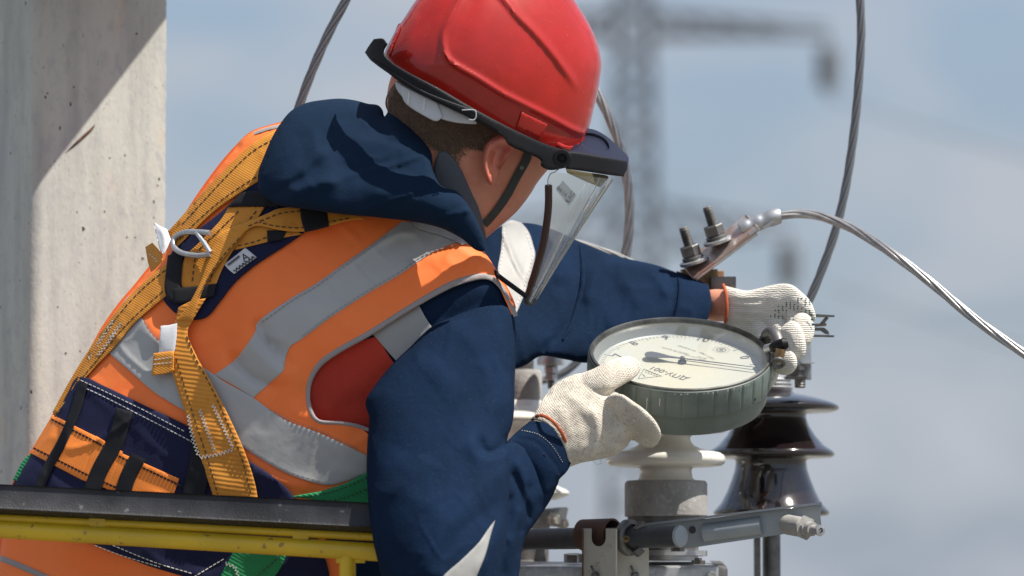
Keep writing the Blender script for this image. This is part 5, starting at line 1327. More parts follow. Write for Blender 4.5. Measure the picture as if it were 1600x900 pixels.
sheet('collar_lining', [(684, 240, 1), (694, 235, 1), (708, 246), (722, 268), (735, 297), (748, 325), (757, 356), (760, 374, 1), (748, 380), (722, 350), (694, 318), (680, 285), (678, 262)], Under([Smooth(headF, 10)], 0.0), 'lining', hood, s=3, off=0.003, thick=0.003, soft=3)
# ---- gloves ----
def uvpx(ang=0, sc=1.0, cx=0, cy=0):
    c, sn = math.cos(R(ang)), math.sin(R(ang))
    def f(co):
        rel = co - np.array(CAM)[None]; z = rel @ np.array(FW); x = 800 + (rel @ np.array(RT)) / z / K; y = 450 - (rel @ np.array(UP)) / z / K
        return np.stack([(x * c + y * sn) / 100 * sc, (-x * sn + y * c) / 100 * sc + (z - 5) * 6], 1)
    return f
palmF = Field([(790, 690), (810, 640), (838, 622), (853, 616), (867, 600), (887, 589), (909, 583), (935, 592), (956, 608), (974, 620), (986, 633), (990, 650), (990, 672), (982, 694), (962, 711), (931, 719), (909, 723), (889, 732), (870, 752), (830, 750), (800, 730)],
              [(845, 670, -0.075), (920, 590, -0.05), (980, 650, -0.062), (920, 715, -0.07)], k=0.62,
              folds=[([(915, 628), (932, 655), (934, 685), (922, 715)], 4.5, 6, 9, 2), ([(902, 640), (916, 668), (914, 700)], -3, 6, 8), ([(948, 622), (975, 655), (970, 690)], 4, 9, 12), ([(862, 628), (880, 650), (892, 690)], 2.2, 7, 9), ([(930, 606), (950, 618), (968, 624)], -5, 5, 6), ([(880, 610), (905, 630), (920, 660)], 2.5, 7, 9), ([(958, 640), (962, 670), (952, 700)], -2.5, 5, 6)], noise=[(30, 1.3, 40, 1.6), (12, .4, 0, 1)], seed=10)
idxF = Field([(945, 625), (968, 615), (991, 628), (1011, 643), (1026, 660), (1033, 677), (1029, 692), (1018, 700), (1004, 697), (990, 688), (972, 680), (950, 665)], [(950, 640, -0.068), (1020, 680, -0.085)], k=0.85, folds=[([(994, 634), (990, 660), (992, 686)], -2.5, 4, 5, 3)], noise=[(20, .8, 0, 1)], seed=11)
thF = Field([(895, 592), (909, 583), (927, 576), (944, 567), (962, 560), (980, 556), (993, 560), (1001, 569), (1000, 581), (990, 592), (976, 600), (960, 609), (945, 616), (920, 618), (900, 610)], [(900, 580, -0.050), (920, 618, -0.064), (960, 606, -0.060), (955, 566, -0.045), (1000, 565, -0.012), (992, 592, -0.030)], k=0.85,
            folds=[([(958, 566), (964, 584), (962, 602)], -1.8, 4, 5, 3), ([(978, 562), (984, 578), (980, 592)], 2, 4, 5)], noise=[(16, .9, 30, 1.5)], seed=12)
gv = [region_geo(outline([(832, 655, 1), (841, 636), (853, 616), (867, 600), (887, 589), (909, 583), (935, 592), (956, 608), (974, 620), (986, 633), (990, 650), (990, 672), (982, 694), (962, 711), (931, 719), (909, 723), (889, 730, 1), (882, 700), (866, 674), (850, 660)], 4), palmF, 3.5, 'cut', kb=0.9)[:2]] + [region_geo(q.poly, q, 3.5, 'puff', kb=0.9)[:2] for q in (idxF, thF)]
gv += [tubegeo([(945, 670, -0.03), (985, 665, -0.03), (1015, 675, -0.015), (1030, 672, 0.02)], [19, 16, 14, 11]),
       tubegeo([(945, 675, -0.005), (985, 668, 0.0), (1012, 676, 0.018), (1024, 670, 0.05)], [19, 16, 14, 11]),
       tubegeo([(940, 680, 0.02), (975, 675, 0.026), (998, 676, 0.045), (1008, 668, 0.07)], [17, 14, 12, 10]),
       tubegeo([(850, 690, -0.07), (900, 670, -0.035), (940, 660, -0.01)], [24, 34, 30])]
ng = joined('glove', gv, 'knit', pr, voxel=0.0014, smooth_it=4, uvf=uvpx(35))
ring1 = [(832, 655, -0.082), (843, 649, -0.101), (858, 654, -0.112), (872, 668, -0.108), (882, 686, -0.10), (889, 712, -0.085)]
q = cr(ring1, 6); mb = MB(); mb.tube([Vector(v) for v in PA(q[:, 0], q[:, 1], q[:, 2])], 0.0022, 8); mb.build('overlock_edge', 'rust_edge', ng)
random.seed(2); mb = MB()
for k in range(26):
    i = random.random(); a = np.array([np.interp(i * 5, range(6), [r_[j] for r_ in ring1]) for j in range(3)])
    b = a + np.array([random.uniform(-6, 6), random.uniform(-7, 5), random.uniform(-.004, .002)]); mb.tube([P(*a), P(*((a + b) / 2 + [1, 1, 0])), P(*b)], 0.0004, 4)
mb.tube([P(927, 720, -.07), P(932, 726, -.07), P(940, 724, -.07), P(938, 716, -.07)], 0.0003, 4)
o = mb.build('loose_threads', 'knit_rib', ng); o['kind'] = 'stuff'

bF = Field([(1092, 452), (1110, 447), (1132, 446), (1151, 451), (1167, 454), (1184, 451), (1204, 446), (1224, 443), (1239, 446), (1252, 456), (1265, 469), (1273, 486), (1274, 500), (1264, 503), (1247, 500), (1236, 508), (1222, 522), (1208, 540), (1192, 552), (1165, 552), (1140, 535), (1110, 520), (1092, 500)],
           [(1140, 490, 0.215), (1260, 480, 0.125), (1190, 545, 0.18)], k=0.68,
           folds=[([(1140, 462), (1170, 465), (1195, 462)], 2, 3, 3), ([(1140, 474), (1170, 477), (1195, 475)], 2, 3, 3), ([(1140, 486), (1170, 489), (1195, 489)], 2, 3, 3), ([(1140, 498), (1170, 501), (1195, 503)], 2, 3, 3), ([(1140, 510), (1170, 515), (1192, 518)], 2, 3, 3), ([(1235, 465), (1255, 480), (1262, 497)], 3, 8, 8), ([(1206, 455), (1212, 480), (1208, 505)], 2, 10, 10)], noise=[(25, 1.2, 0, 1.5)], seed=13)
fA = Field([(1238, 500), (1246, 490), (1258, 489), (1268, 497), (1273, 513), (1270, 530), (1262, 540), (1252, 536), (1242, 520)], [(1240, 495, 0.10), (1270, 500, 0.10), (1265, 535, 0.09)], k=0.95, seed=14, noise=[(14, .7, 0, 1)])
fB = Field([(1219, 516), (1228, 505), (1240, 501), (1250, 508), (1257, 525), (1260, 545), (1254, 560), (1242, 561), (1230, 550), (1220, 534)], [(1225, 510, 0.085), (1250, 505, 0.08), (1250, 555, 0.075)], k=0.95, seed=15, noise=[(14, .7, 0, 1)])
fC = Field([(1207, 552), (1216, 545), (1230, 543), (1241, 551), (1246, 566), (1242, 579), (1230, 586), (1215, 584), (1205, 572)], [(1215, 550, 0.085), (1240, 555, 0.07), (1225, 580, 0.075)], k=0.95, seed=16, noise=[(14, .7, 0, 1)])
fD = Field([(1200, 570), (1210, 572), (1217, 580), (1214, 595), (1206, 605), (1198, 603), (1196, 585)], 0.10, k=0.95, seed=17)
gv = [region_geo(outline([(1131, 446, 1), (1151, 451), (1167, 454), (1184, 451), (1204, 446), (1224, 443), (1239, 446), (1252, 456), (1265, 469), (1273, 486), (1274, 500), (1264, 503), (1247, 500), (1236, 508), (1222, 522), (1208, 540), (1192, 552), (1165, 552), (1134, 532, 1), (1135, 490)], 4), bF, 3.0, 'cut', kb=0.9)[:2]] + [region_geo(q.poly, q, 3.0, 'puff', kb=0.9)[:2] for q in (fA, fB, fC, fD)]
gv += [tubegeo([(1250, 477, 0.135), (1260, 492, 0.125), (1258, 515, 0.12)], [16, 13, 12]), tubegeo([(1238, 475, 0.15), (1244, 500, 0.13), (1240, 530, 0.115)], [18, 16, 14]),
       tubegeo([(1215, 500, 0.16), (1225, 530, 0.13), (1224, 560, 0.11)], [20, 18, 15]), tubegeo([(1190, 500, 0.18), (1203, 550, 0.14), (1206, 588, 0.115)], [22, 18, 10])]
fg = joined('glove', gv, 'knit_rib', pr, voxel=0.0011, smooth_it=2, uvf=uvpx(90))
q = cr([(1130, 445, 0.215), (1134, 456, 0.196), (1136, 475, 0.188), (1135, 495, 0.188), (1131, 512, 0.195)], 6); mb = MB(); mb.tube([Vector(v) for v in PA(q[:, 0], q[:, 1], q[:, 2])], 0.0022, 8); mb.build('overlock_edge', 'rust_edge', fg)
mb = MB(); random.seed(8)
for k in range(170):
    x = random.uniform(1205, 1268); y = random.uniform(458, 512)
    x = 1205 + round((x - 1205) / 6) * 6 + random.uniform(-.7, .7); y = 458 + round((y - 458) / 6) * 6 + (3 if int((x - 1205) / 6) % 2 else 0)
    if y < 458 + (1268 - x) * 0.35 or y > 512 - max(0, x - 1215) * 0.35: continue
    c = P(x, y, float(bF.D(np.array([x]), np.array([y]))[0]) + 0.0004)
    mb.lathe(c, -FW, [(0.0013, 0), (0.0009, 0.0008)], 6)
for (x, y) in ((1268, 492), (1269, 499), (1270, 507)):
    mb.lathe(P(x, y, 0.088), -FW, [(0.002, 0), (0.0014, 0.001)], 6)
o = mb.build('grip_dots', 'dots', fg); o['kind'] = 'stuff'

# ---- trousers below the belt, out of the frame ----
tF = Field([(-20, 1100), (300, 1120), (560, 1100), (600, 1300), (580, 1600), (560, 1990), (380, 2000), (340, 1700), (290, 1480), (240, 1700), (220, 2000), (20, 2000), (-30, 1500)], 0.08, k=0.8, cell=8, noise=[(120, 5, 80, 2)], seed=18)
puff('trousers', tF, 'navy', pr, s=20)

# ================= HARNESS =================
hs = thing('safety_harness', 'amber webbing fall-arrest harness with navy pads worn over the orange vest', 'harness', tuple(P(330, 760, -0.07)))
V0 = Under([trunkF], 0.0055)
def HS(name, pts, m, lvl=0, parent=None, thick=0.0022, surf=None, **kw):
    return sheet(name, pts, surf or V0, m, parent or hs, s=kw.pop('s', 5), off=0.0005 + 0.0024 * lvl, thick=thick, **kw)
pad = HS('back_pad', [(440, 285), (403, 283), (378, 300), (350, 327), (318, 352), (290, 372), (268, 395), (258, 428), (254, 463), (266, 482), (282, 494), (303, 500), (325, 494), (345, 470), (368, 441), (400, 414), (440, 388), (472, 366), (492, 345), (490, 315)], 'pad', 0, thick=0.004, soft=6)
st1 = HS('shoulder_strap', [(442, 198, 1), (412, 213), (387, 230), (350, 266), (310, 308), (282, 340), (262, 362, 1), (266, 378), (272, 390, 1), (290, 373), (318, 345), (345, 322), (382, 297), (412, 278, 1), (420, 240)], 'webbing', 1.6, soft=3)
stitch('stitching', [[(436, 213), (395, 236), (355, 274), (315, 317), (282, 353)], [(408, 271), (378, 290), (340, 317), (303, 350), (280, 374)]], Under([trunkF], 0.0055 + .0065), 'thread_dark', st1)
st2 = HS('side_strap', [(262, 410, 1), (235, 432), (202, 463), (175, 495), (140, 545), (110, 593), (82, 644, 1), (86, 651, 1), (120, 606), (150, 572), (180, 541), (212, 503), (262, 460, 1)], 'webbing', 1.4, soft=3)
stitch('stitching', [[(258, 422), (228, 446), (197, 478), (165, 518)], [(254, 455), (220, 485), (190, 515), (160, 552), (120, 600)]], Under([trunkF], 0.0055 + .006), 'thread_dark', st2)
stitch('zigzag_stitching', [[(178, 500), (150, 542), (138, 560)], [(180, 520), (152, 556)], [(190, 505), (170, 530)]], Under([trunkF], 0.0055 + .0062), 'thread_white', st2, zig=(3, 2.5), w=1.0)
st3 = HS('crossed_strap', [(358, 322, 1), (345, 343), (326, 364), (305, 385), (290, 400), (282, 425), (284, 448, 1), (300, 450), (337, 446, 1), (350, 415), (372, 380), (400, 346), (414, 323, 1)], 'webbing', 2.2, soft=3)
stitch('stitching', [[(372, 330), (340, 362), (308, 395), (300, 440)], [(400, 330), (370, 366), (342, 402), (328, 440)]], Under([trunkF], 0.0055 + .0082), 'thread_dark', st3)
st4 = HS('crossed_strap', [(377, 355, 1), (420, 352), (467, 362, 1), (472, 366, 1), (440, 372), (418, 378), (366, 391, 1), (372, 372)], 'webbing', 2.0)
stitch('stitching', [[(372, 384), (400, 377), (420, 369)]], Under([trunkF], 0.0055 + .0075), 'thread_dark', st4)
lp = HS('elastic_loop', [(354, 324, 1), (368, 310), (382, 300), (410, 299), (436, 304, 1), (436, 324, 1), (400, 322)], 'black_web', 3.4)
HS('elastic_loop', [(262, 399, 1), (286, 392, 1), (284, 425), (282, 452), (284, 474, 1), (262, 470, 1), (257, 450), (259, 425)], 'black_web', 3.4)
HS('elastic_loop', [(268, 450, 1), (300, 448), (338, 443, 1), (334, 462, 1), (300, 472), (272, 474, 1)], 'black_web', 3.6)
HS('elastic_loop', [(417, 360, 1), (448, 360, 1), (442, 374, 1), (418, 378, 1)], 'black_web', 3.4)
# upper looping strap: lifts off the back and turns down into the wide strap
lift = Under([Smooth(trunkF, 10)], 0.0055)
st5 = sheet('looped_strap', [(560, 336, 1), (520, 331), (478, 325), (440, 325), (412, 336), (384, 347), (356, 358), (338, 370), (326, 400), (317, 430), (306, 455), (292, 480), (276, 500, 1), (300, 500, 1), (308, 480), (316, 455), (332, 425), (352, 400), (372, 375), (386, 359), (404, 353), (440, 360), (470, 362), (500, 357), (545, 345), (575, 342, 1)], lift, 'webbing', hs, s=4, off=0.013, thick=0.002, soft=3)
stitch('stitching', [[(470, 330), (440, 333), (415, 342), (388, 353)], [(545, 341), (500, 350), (470, 356), (430, 353), (405, 347)], [(374, 372), (350, 398), (330, 425), (312, 460)]], Under([Smooth(trunkF, 10)], 0.0055 + .0155), 'thread_dark', st5)
HS('elastic_loop', [(468, 322, 1), (488, 325), (511, 330, 1), (513, 345), (514, 354, 1), (495, 359), (477, 363, 1), (471, 345)], 'black_web', 0, surf=Under([Smooth(trunkF, 10)], 0.0055 + 0.0155))
st6 = HS('lower_strap', [(279, 480, 1), (300, 470), (322, 466, 1), (306, 492), (293, 520), (305, 552), (322, 583), (350, 635), (380, 700), (397, 750), (403, 780, 1), (368, 782), (334, 778, 1), (310, 705), (288, 640), (271, 587), (267, 550), (271, 512)], 'webbing_rib', 4.2, surf=Under([Smooth(trunkF, 8)], 0.0055), soft=3)
SL = Under([Smooth(trunkF, 8)], 0.0055 + 0.0128)
stitch('stitching', [[(275, 560), (290, 610), (307, 665), (325, 720), (340, 772)], [(292, 525), (305, 558), (330, 605), (355, 660), (377, 715), (392, 770)]], SL, 'thread_dark', st6)
stitch('zigzag_stitching', [[(294, 648), (300, 680), (310, 712)], [(312, 640), (322, 668), (335, 705)], [(332, 632), (348, 665), (364, 700)], [(312, 715), (340, 710), (366, 702)]], SL, 'thread_white', st6, zig=(3, 2.8), w=1.1)
# D-ring
rg = [(328, 364), (308, 362.5), (290, 363), (277, 368), (271, 376), (272, 386), (281, 394), (295, 398), (312, 399.5), (329, 397)]
q = cr([(x, y, -0.0) for x, y in rg], 6); SD = Under([Smooth(trunkF, 12)], 0.024)
dp = SD.D(q[:, 0], q[:, 1]); w = [Vector(v) for v in PA(q[:, 0], q[:, 1], dp)]
mb = MB(); mb.tube(w, 0.0036, 12)
q2 = np.array([(307, 363.), (318, 378.), (329, 395.)]); mb.tube([Vector(v) for v in PA(q2[:, 0], q2[:, 1], SD.D(q2[:, 0], q2[:, 1]) - 0.001)], 0.0032, 10); mb.build('back_ring', 'steel', hs)
# tags
lab = HS('brand_label', [(350, 413, 1), (367, 400), (383, 387, 1), (392, 394), (401, 402, 1), (383, 415), (366, 428, 1), (357, 421)], 'label', 2.0, thick=0.0008, smooth=False)
SLb = Under([trunkF], 0.0055 + 0.0068)
mb = MB(); text_px(mb, 'A', 383, 402, 17, -32, SLb, 0.0004); mb.build('lettering', 'ink', lab, smooth=False)
stitch('zigzag_mark', [[(366, 424), (376, 416), (388, 408), (398, 400)]], SLb, 'ink', lab, zig=(3, 2.5), w=1.6)
stitch('logo_stroke', [[(356, 414), (366, 409), (374, 400)]], SLb, 'lining', lab, dash=50, gap=0, w=3.0)
tg_ = HS('size_tag', [(251, 509, 1), (264, 508), (277, 505, 1), (276, 527), (273, 549, 1), (261, 551), (248, 553, 1), (249, 530)], 'label', 0.5, thick=0.001, surf=SL, smooth=False)
mb = MB()
for k in range(6): text_px(mb, ('EN 361', 'EN 358', 'ГОСТ Р', '01.2016', 'ЗАО', '100 кг')[k], 262, 515 + k * 6.2, 5.0, -4, Under([Smooth(trunkF, 8)], 0.0055 + .0142), 0.0005)
mb.build('lettering', 'grey_ink', tg_, smooth=False)
tb = HS('webbing_tab', [(240, 552, 1), (272, 548, 1), (272, 581, 1), (255, 585), (237, 587, 1)], 'webbing', 0.4, surf=SL, smooth=False, thick=0.004)
stitch('stitching', [[(241, 562), (270, 558)], [(240, 569), (270, 566)]], Under([Smooth(trunkF, 8)], 0.0055 + .018), 'thread_white', tb, dash=4, gap=2)
# twisted white tag and small buckle tab sticking out on the left silhouette
tgF = Field([(240, 347), (250, 353), (261, 358), (267, 374), (262, 386), (256, 398), (250, 391), (245, 372)], [(245, 355, 0.0), (262, 370, -0.03), (255, 392, -0.045)], k=0.25, folds=[([(246, 352), (256, 370), (256, 392)], 3, 3, 3)], fade=1.5, seed=21, smooth=False)
puff('folded_tag', tgF, 'label', hs, s=2.5)
btF = Field([(227, 386), (238, 379), (247, 389), (254, 398), (254, 408), (243, 420), (236, 425), (231, 410)], [(230, 390, 0.0), (250, 405, -0.04), (238, 420, -0.03)], k=0.5, fade=2, seed=22, smooth=False)
o = puff('strap_end', btF, 'webbing', hs, s=2.5)
stitch('stitching', [[(233, 397), (243, 405), (246, 412)]], btF, 'thread_white', o, dash=3, gap=2)
# ---- belt ----
belt = HS('waist_belt', [(124, 588), (165, 604), (225, 633), (290, 664), (345, 697), (400, 727), (445, 760), (475, 800), (500, 850), (515, 905), (500, 935, 1), (350, 915), (250, 890), (190, 868), (140, 848), (80, 826), (24, 800), (12, 775), (34, 735), (56, 697), (82, 655), (104, 615)], 'pad', 0.6, thick=0.005, soft=6, s=6)
BB = Under([trunkF], 0.0055 + .0072)
def BS(name, pts, m, lvl=0, thick=0.0016, **kw): return sheet(name, pts, BB, m, belt, s=4, off=0.0003 + lvl * 0.002, thick=thick, **kw)
for pts in ([(82, 648, 1), (152, 683, 1), (128, 750, 1), (48, 708, 1)], [(150, 681, 1), (192, 706, 1), (170, 765, 1), (126, 749, 1)], [(190, 708, 1), (280, 748, 1), (262, 800, 1), (166, 764, 1)], [(296, 762, 1), (345, 785, 1), (330, 830, 1), (275, 805, 1)]):
    o = BS('orange_segment', pts, 'belt_orange', smooth=False)
SBB = Under([trunkF], 0.0055 + .0093)
stitch('stitching', [[(80, 655), (152, 692), (192, 716), (278, 757), (340, 790)], [(52, 700), (128, 738), (168, 756), (200, 770)]], SBB, 'black_web', belt, dash=5, gap=1, w=3.0)
for pts, wd_ in (([(130, 598), (118, 640), (97, 690), (75, 730), (58, 770)], 15), ([(195, 640), (180, 690), (158, 730), (142, 770)], 26), ([(217, 712), (200, 745), (186, 790)], 25), ([(317, 690), (312, 730), (300, 780)], 34)):
    q = strip_poly(pts, wd_); sheet('belt_loop', q, BB, 'black_web', belt, s=4, off=0.0026, thick=0.0018)
stitch('stitching', [[(126, 594), (165, 612), (225, 641), (290, 675)], [(122, 601), (163, 620), (222, 650), (288, 684), (310, 697)], [(148, 852), (190, 868), (250, 886)], [(176, 852), (240, 878), (300, 896)], [(297, 905), (330, 885), (352, 872)]], Under([trunkF], 0.0055 + .0072), 'thread_white', belt, dash=5, gap=2, w=1.4)
# green webbing
SG = Under([trunkF, nsF], 0.006)
gs = HS('green_leg_strap', [(452, 776, 1), (500, 768), (540, 755), (585, 732, 1), (585, 792, 1), (540, 788)], 'green_web', 1.5, smooth=False, thick=0.003)
stitch('stitching', [[(470, 778), (520, 768), (575, 746)], [(480, 786), (530, 780), (575, 764)]], Under([trunkF], 0.0055 + .0078), 'thread_dark', gs, dash=4, gap=3, w=1.2)
gs = HS('green_leg_strap', [(372, 850, 1), (452, 845, 1), (440, 885), (405, 930, 1), (330, 930, 1), (352, 885)], 'green_web', 3.2, thick=0.003)
stitch('stitching', [[(438, 868), (420, 885), (396, 905)]], Under([trunkF], 0.0055 + .0115), 'thread_dark', gs, dash=5, gap=3, w=1.4)
stitch('zigzag_stitching', [[(352, 880), (368, 888), (372, 905)]], Under([trunkF], 0.0055 + .0115), 'thread_white', gs, zig=(3, 2.5), w=1.1)
HS('green_leg_strap', [(55, 702, 1), (42, 722), (26, 752, 1), (20, 750, 1), (36, 720)], 'green_web', 1.0, thick=0.003)
o = HS('webbing_end', strip_poly([(340, 872), (353, 866), (362, 874)], 6), 'webbing', 1.6, thick=0.002)

# ================= HELMET =================
hm = thing('safety_helmet', 'glossy red hard hat with black band, white suspension and clear face shield, worn tilted forward', 'helmet', tuple(P(770, 180, 0.03)))
helmet_pts = [(598, 92), (604, 74), (618, 48), (634, 24), (650, 0), (672, -25), (705, -48), (750, -64), (800, -68), (845, -54), (880, -24), (905, 12), (923, 42), (935, 72), (940, 100), (938, 120), (934, 145), (928, 170), (921, 198), (913, 222), (900, 255), (870, 290), (820, 300), (760, 290), (700, 255), (650, 205), (615, 150), (600, 115)]
ridge = [([(728, -25), (716, 0), (702, 28), (693, 50), (692, 70), (698, 88), (712, 102), (745, 121), (785, 146), (822, 165), (860, 184), (892, 201), (915, 210)], 5.0, 4.0, 4.5, 3),
         ([(745, -25), (738, 5), (728, 30), (712, 60), (712, 85)], -2.2, 14, 14),
         ([(770, -20), (789, 0), (810, 26), (834, 50), (860, 80), (885, 114), (907, 150)], 5.5, 4.5, 6.5, 1),
         ([(885, -20), (905, 15), (922, 50), (933, 90)], 2.6, 2.6, 3, 3), ([(650, 30), (640, 60), (630, 95)], 0.8, 5, 5, 3), ([(680, 0), (662, 60), (655, 120)], -1.0, 12, 16)]
helF = Field(helmet_pts, [(600, 100, 0.0), (925, 180, 0.07), (770, -60, 0.035), (770, 290, 0.03)], k=1.0, folds=ridge, noise=[(120, 1.0, 0, 1)], seed=30, fade=5, cell=4)
shell = [(600, 88, 1), (604, 74), (618, 48), (634, 24), (650, 0), (672, -25), (705, -48), (750, -64), (800, -68), (845, -54), (880, -24), (905, 12), (923, 42), (935, 72), (940, 100), (938, 120), (934, 145), (928, 170), (921, 198), (914, 212, 1), (909, 226), (903, 235, 1), (880, 235), (843, 222), (790, 197), (735, 167), (685, 138), (635, 112), (610, 97)]
sh_ = cut('shell', shell, helF, 'helmet', hm, s=4.0, kb=1.0, sharp=50)
HSf = Under([helF])
sheet('side_slot_cover', [(815, 174, 1), (856, 194, 1), (845, 219, 1), (806, 200, 1)], HSf, 'helmet', hm, s=4, off=0.0, thick=0.003, smooth=False, soft=1.5)
sheet('rim_lip', strip_poly([(870, 226), (890, 233), (906, 228), (914, 214)], 9), HSf, 'helmet', hm, s=3, off=-0.001, thick=0.004, soft=3)
sheet('rear_rib', [(601, 86, 1), (611, 62), (622, 38), (626, 36, 1), (624, 50), (614, 72), (608, 90, 1)], HSf, 'helmet', hm, s=3, off=0.0, thick=0.004)
bnd = [(570, 82, 1), (576, 72), (584, 61, 1), (598, 60), (606, 69, 1), (600, 82), (612, 97), (636, 112), (686, 138), (736, 167), (790, 196), (845, 222), (885, 236, 1), (892, 248), (885, 262, 1), (860, 266), (845, 259), (842, 248), (797, 228), (785, 213), (740, 187), (685, 161), (660, 148), (622, 126), (596, 106), (580, 95)]
class BandS:
    def D(s, x, y):
        x = np.asarray(x, float); y = np.asarray(y, float)
        u = np.clip((x - 730) / 165.0, -1, 1); 
        return 0.03 - 0.128 * np.sqrt(np.clip(1 - u * u * 0.98, 0, 1)) + 0.02 * u
BS_ = BandS()
sheet('brow_band', bnd, BS_, 'black_plastic', hm, s=4, off=0.004, thick=0.004, soft=3, back=0.012)
sheet('band_clip', [(578, 90, 1), (600, 103), (660, 141), (735, 170, 1), (743, 178), (740, 186, 1), (690, 162), (650, 143), (600, 110), (580, 95, 1)], BS_, 'black_plastic', hm, s=4, off=0.0085, thick=0.0015, soft=1.5)
mb = MB(); q = cr([(722, 172), (741, 172), (744, 180), (741, 187), (733, 187)], 5); mb.tube([Vector(v) for v in PA(q[:, 0], q[:, 1], BS_.D(q[:, 0], q[:, 1]) - 0.0105)], 0.0007, 6); mb.build('clip_edge', 'white_plastic', hm)
# white suspension strap under the rear
class SusS:
    def D(s, x, y): return BS_.D(x, y) + 0.006
sheet('suspension', [(618, 126, 1), (650, 143), (685, 160), (740, 186), (744, 194, 1), (715, 192), (690, 186), (665, 175), (640, 162), (624, 146), (618, 134)], SusS(), 'white_plastic', hm, s=3, off=0.0, thick=0.003, soft=3)
sheet('suspension_buckle', [(626, 132, 1), (684, 160, 1), (692, 182, 1), (684, 189), (672, 186), (636, 164), (626, 145, 1)], SusS(), 'white_plastic', hm, s=3, off=0.003, thick=0.003, soft=2)
mb = MB()
for xx in (638, 662): mb.prism([P(*q, float(SusS().D(np.array([q[0]]), np.array([q[1]]))[0]) - 0.0068) for q in ((xx, 142 + (xx - 638) * .45), (xx + 3, 143 + (xx - 638) * .45), (xx + 1, 163 + (xx - 638) * .4), (xx - 2, 162 + (xx - 638) * .4))], FW * 0.003)
mb.build('buckle_rib', 'label', hm)
# pivot
mb = MB(); c0 = P(878, 248, -0.065)
mb.lathe(c0, -FW, [(14 * mpp(0), -0.012), (14.5 * mpp(0), 0.006), (13 * mpp(0), 0.009), (8 * mpp(0), 0.0092), (7 * mpp(0), 0.005), (3.5 * mpp(0), 0.005), (3 * mpp(0), 0.008)], 32); mb.build('pivot_knob', 'black_plastic', hm)
# visor holder: side wall and top plate with opening
hold = Plane([(880, 250, -0.065), (975, 262, -0.01), (925, 200, 0.10)])
class HoldF:
    def D(s, x, y):
        x = np.asarray(x, float); return -0.068 + 0.0006 * np.maximum(x - 880, 0) + 0.00001 * np.maximum(x - 940, 0) ** 2
side = outline([(882, 236, 1), (905, 238), (945, 245), (981, 252, 1), (980, 264), (974, 276, 1), (948, 273), (915, 268), (884, 264, 1)], 3)
sheet('visor_holder', side, HoldF(), 'black_plastic', hm, s=3, off=0.0, thick=0.004, soft=3, back=0.006)
topp = outline([(886, 238, 1), (905, 239), (945, 246), (982, 253, 1), (981, 244), (966, 229), (948, 213), (930, 203), (913, 200, 1), (908, 212), (906, 224)], 3)
hole = outline([(909, 222), (914, 209), (926, 208), (942, 214), (951, 225), (950, 234), (938, 236), (920, 232)], 3)
class TopP:
    def D(s, x, y):
        x = np.asarray(x, float); y = np.asarray(y, float)
        return HoldF().D(x, 0) + np.clip((252 - y) / 50.0, 0, 1.1) * 0.13
sheet('visor_holder_top', topp, TopP(), 'blue_black', hm, s=3, off=0.0, thick=0.0025, holes=[hole], soft=2, back=0.004)
class LowP:
    def D(s, x, y): return TopP().D(x, y)
sheet('visor_holder_base', outline([(888, 238, 1), (905, 239), (945, 246), (980, 253, 1), (966, 233), (948, 217), (930, 207), (915, 205, 1), (908, 214)], 3), Under([LowP()], -0.014), 'blue_black', hm, s=3, off=0.0, thick=0.002, soft=1)
# face shield: a bent clear sheet
def vis(a, t):
    N = np.array([858 + (826 - 858) * t + 6 * math.sin(math.pi * t) * 1.2, 268 + (472 - 268) * t])
    S = np.array([957 + (836 - 957) * t ** 1.0 - 2 * math.sin(math.pi * t), 280 + (470 - 280) * t])
    w_ = 1 - 0.62 * t
    ca = math.cos(a); p = N + (S - N) * max(ca, 0) ** 1.0
    d = 0.035 + 0.105 * w_ * math.sin(a) - 0.0 * t
    return p[0], p[1], d
na, nt_ = 30, 30; mb = MB(); vs = []
for j in range(nt_ + 1):
    for i in range(na + 1):
        a = -math.pi / 2 + math.pi * i / na; vs.append(P(*vis(a, j / nt_)))
mb.add(vs, [(j * (na + 1) + i, j * (na + 1) + i + 1, (j + 1) * (na + 1) + i + 1, (j + 1) * (na + 1) + i) for j in range(nt_) for i in range(na)])
fsld = mb.build('face_shield', 'visor', hm, sharp=None)
mb = MB(); mb.tube([P(*vis(0.02, t)) for t in np.linspace(0, 1, 16)], 0.0017, 8); mb.build('shield_rim_shine', 'shield_shine', hm, sharp=None)  # pale tube along the outline, painted in as the bright shield edge
for a_, r_ in ((-0.62, 0.0006), (-0.3, 0.0009), (0.9, 0.0006)):
    mb = MB(); mb.tube([P(*vis(a_, t)) for t in np.linspace(0.06, 0.95, 12)], r_, 6); mb.build('shield_reflection', 'shield_shine', hm, sharp=None)  # thin pale tubes standing in for reflection streaks on the smooth sheet
tub = [(857, 290), (857, 320), (854, 350), (848, 385), (838, 420), (829, 448), (823, 466)]
q = cr([(x, y, vis(-math.pi / 2, (y - 268) / 204.)[2] - 0.003) for x, y in tub], 6)
mb = MB(); mb.tube([Vector(v) for v in PA(q[:, 0], q[:, 1], q[:, 2])], [0.0048] * 30 + [0.004] * (len(q) - 30) if len(q) > 30 else 0.0046, 12); mb.build('rubber_edging', 'rubber', hm)
q = cr([(822, 464, -0.02), (823, 472, -0.01), (829, 474, 0.01), (836, 470, 0.03)], 5)
mb = MB(); mb.tube([Vector(v) for v in PA(q[:, 0], q[:, 1], q[:, 2])], 0.0032, 10); mb.build('corner_trim', 'strap_grey', hm)
mb = MB(); q = cr([(874, 263, -0.06), (868, 268, -0.065), (860, 272, -0.066), (856, 282, -0.066), (857, 292, -0.066)], 5); mb.tube([Vector(v) for v in PA(q[:, 0], q[:, 1], q[:, 2])], 0.0007, 6); mb.build('wire_hook', 'steel', hm)
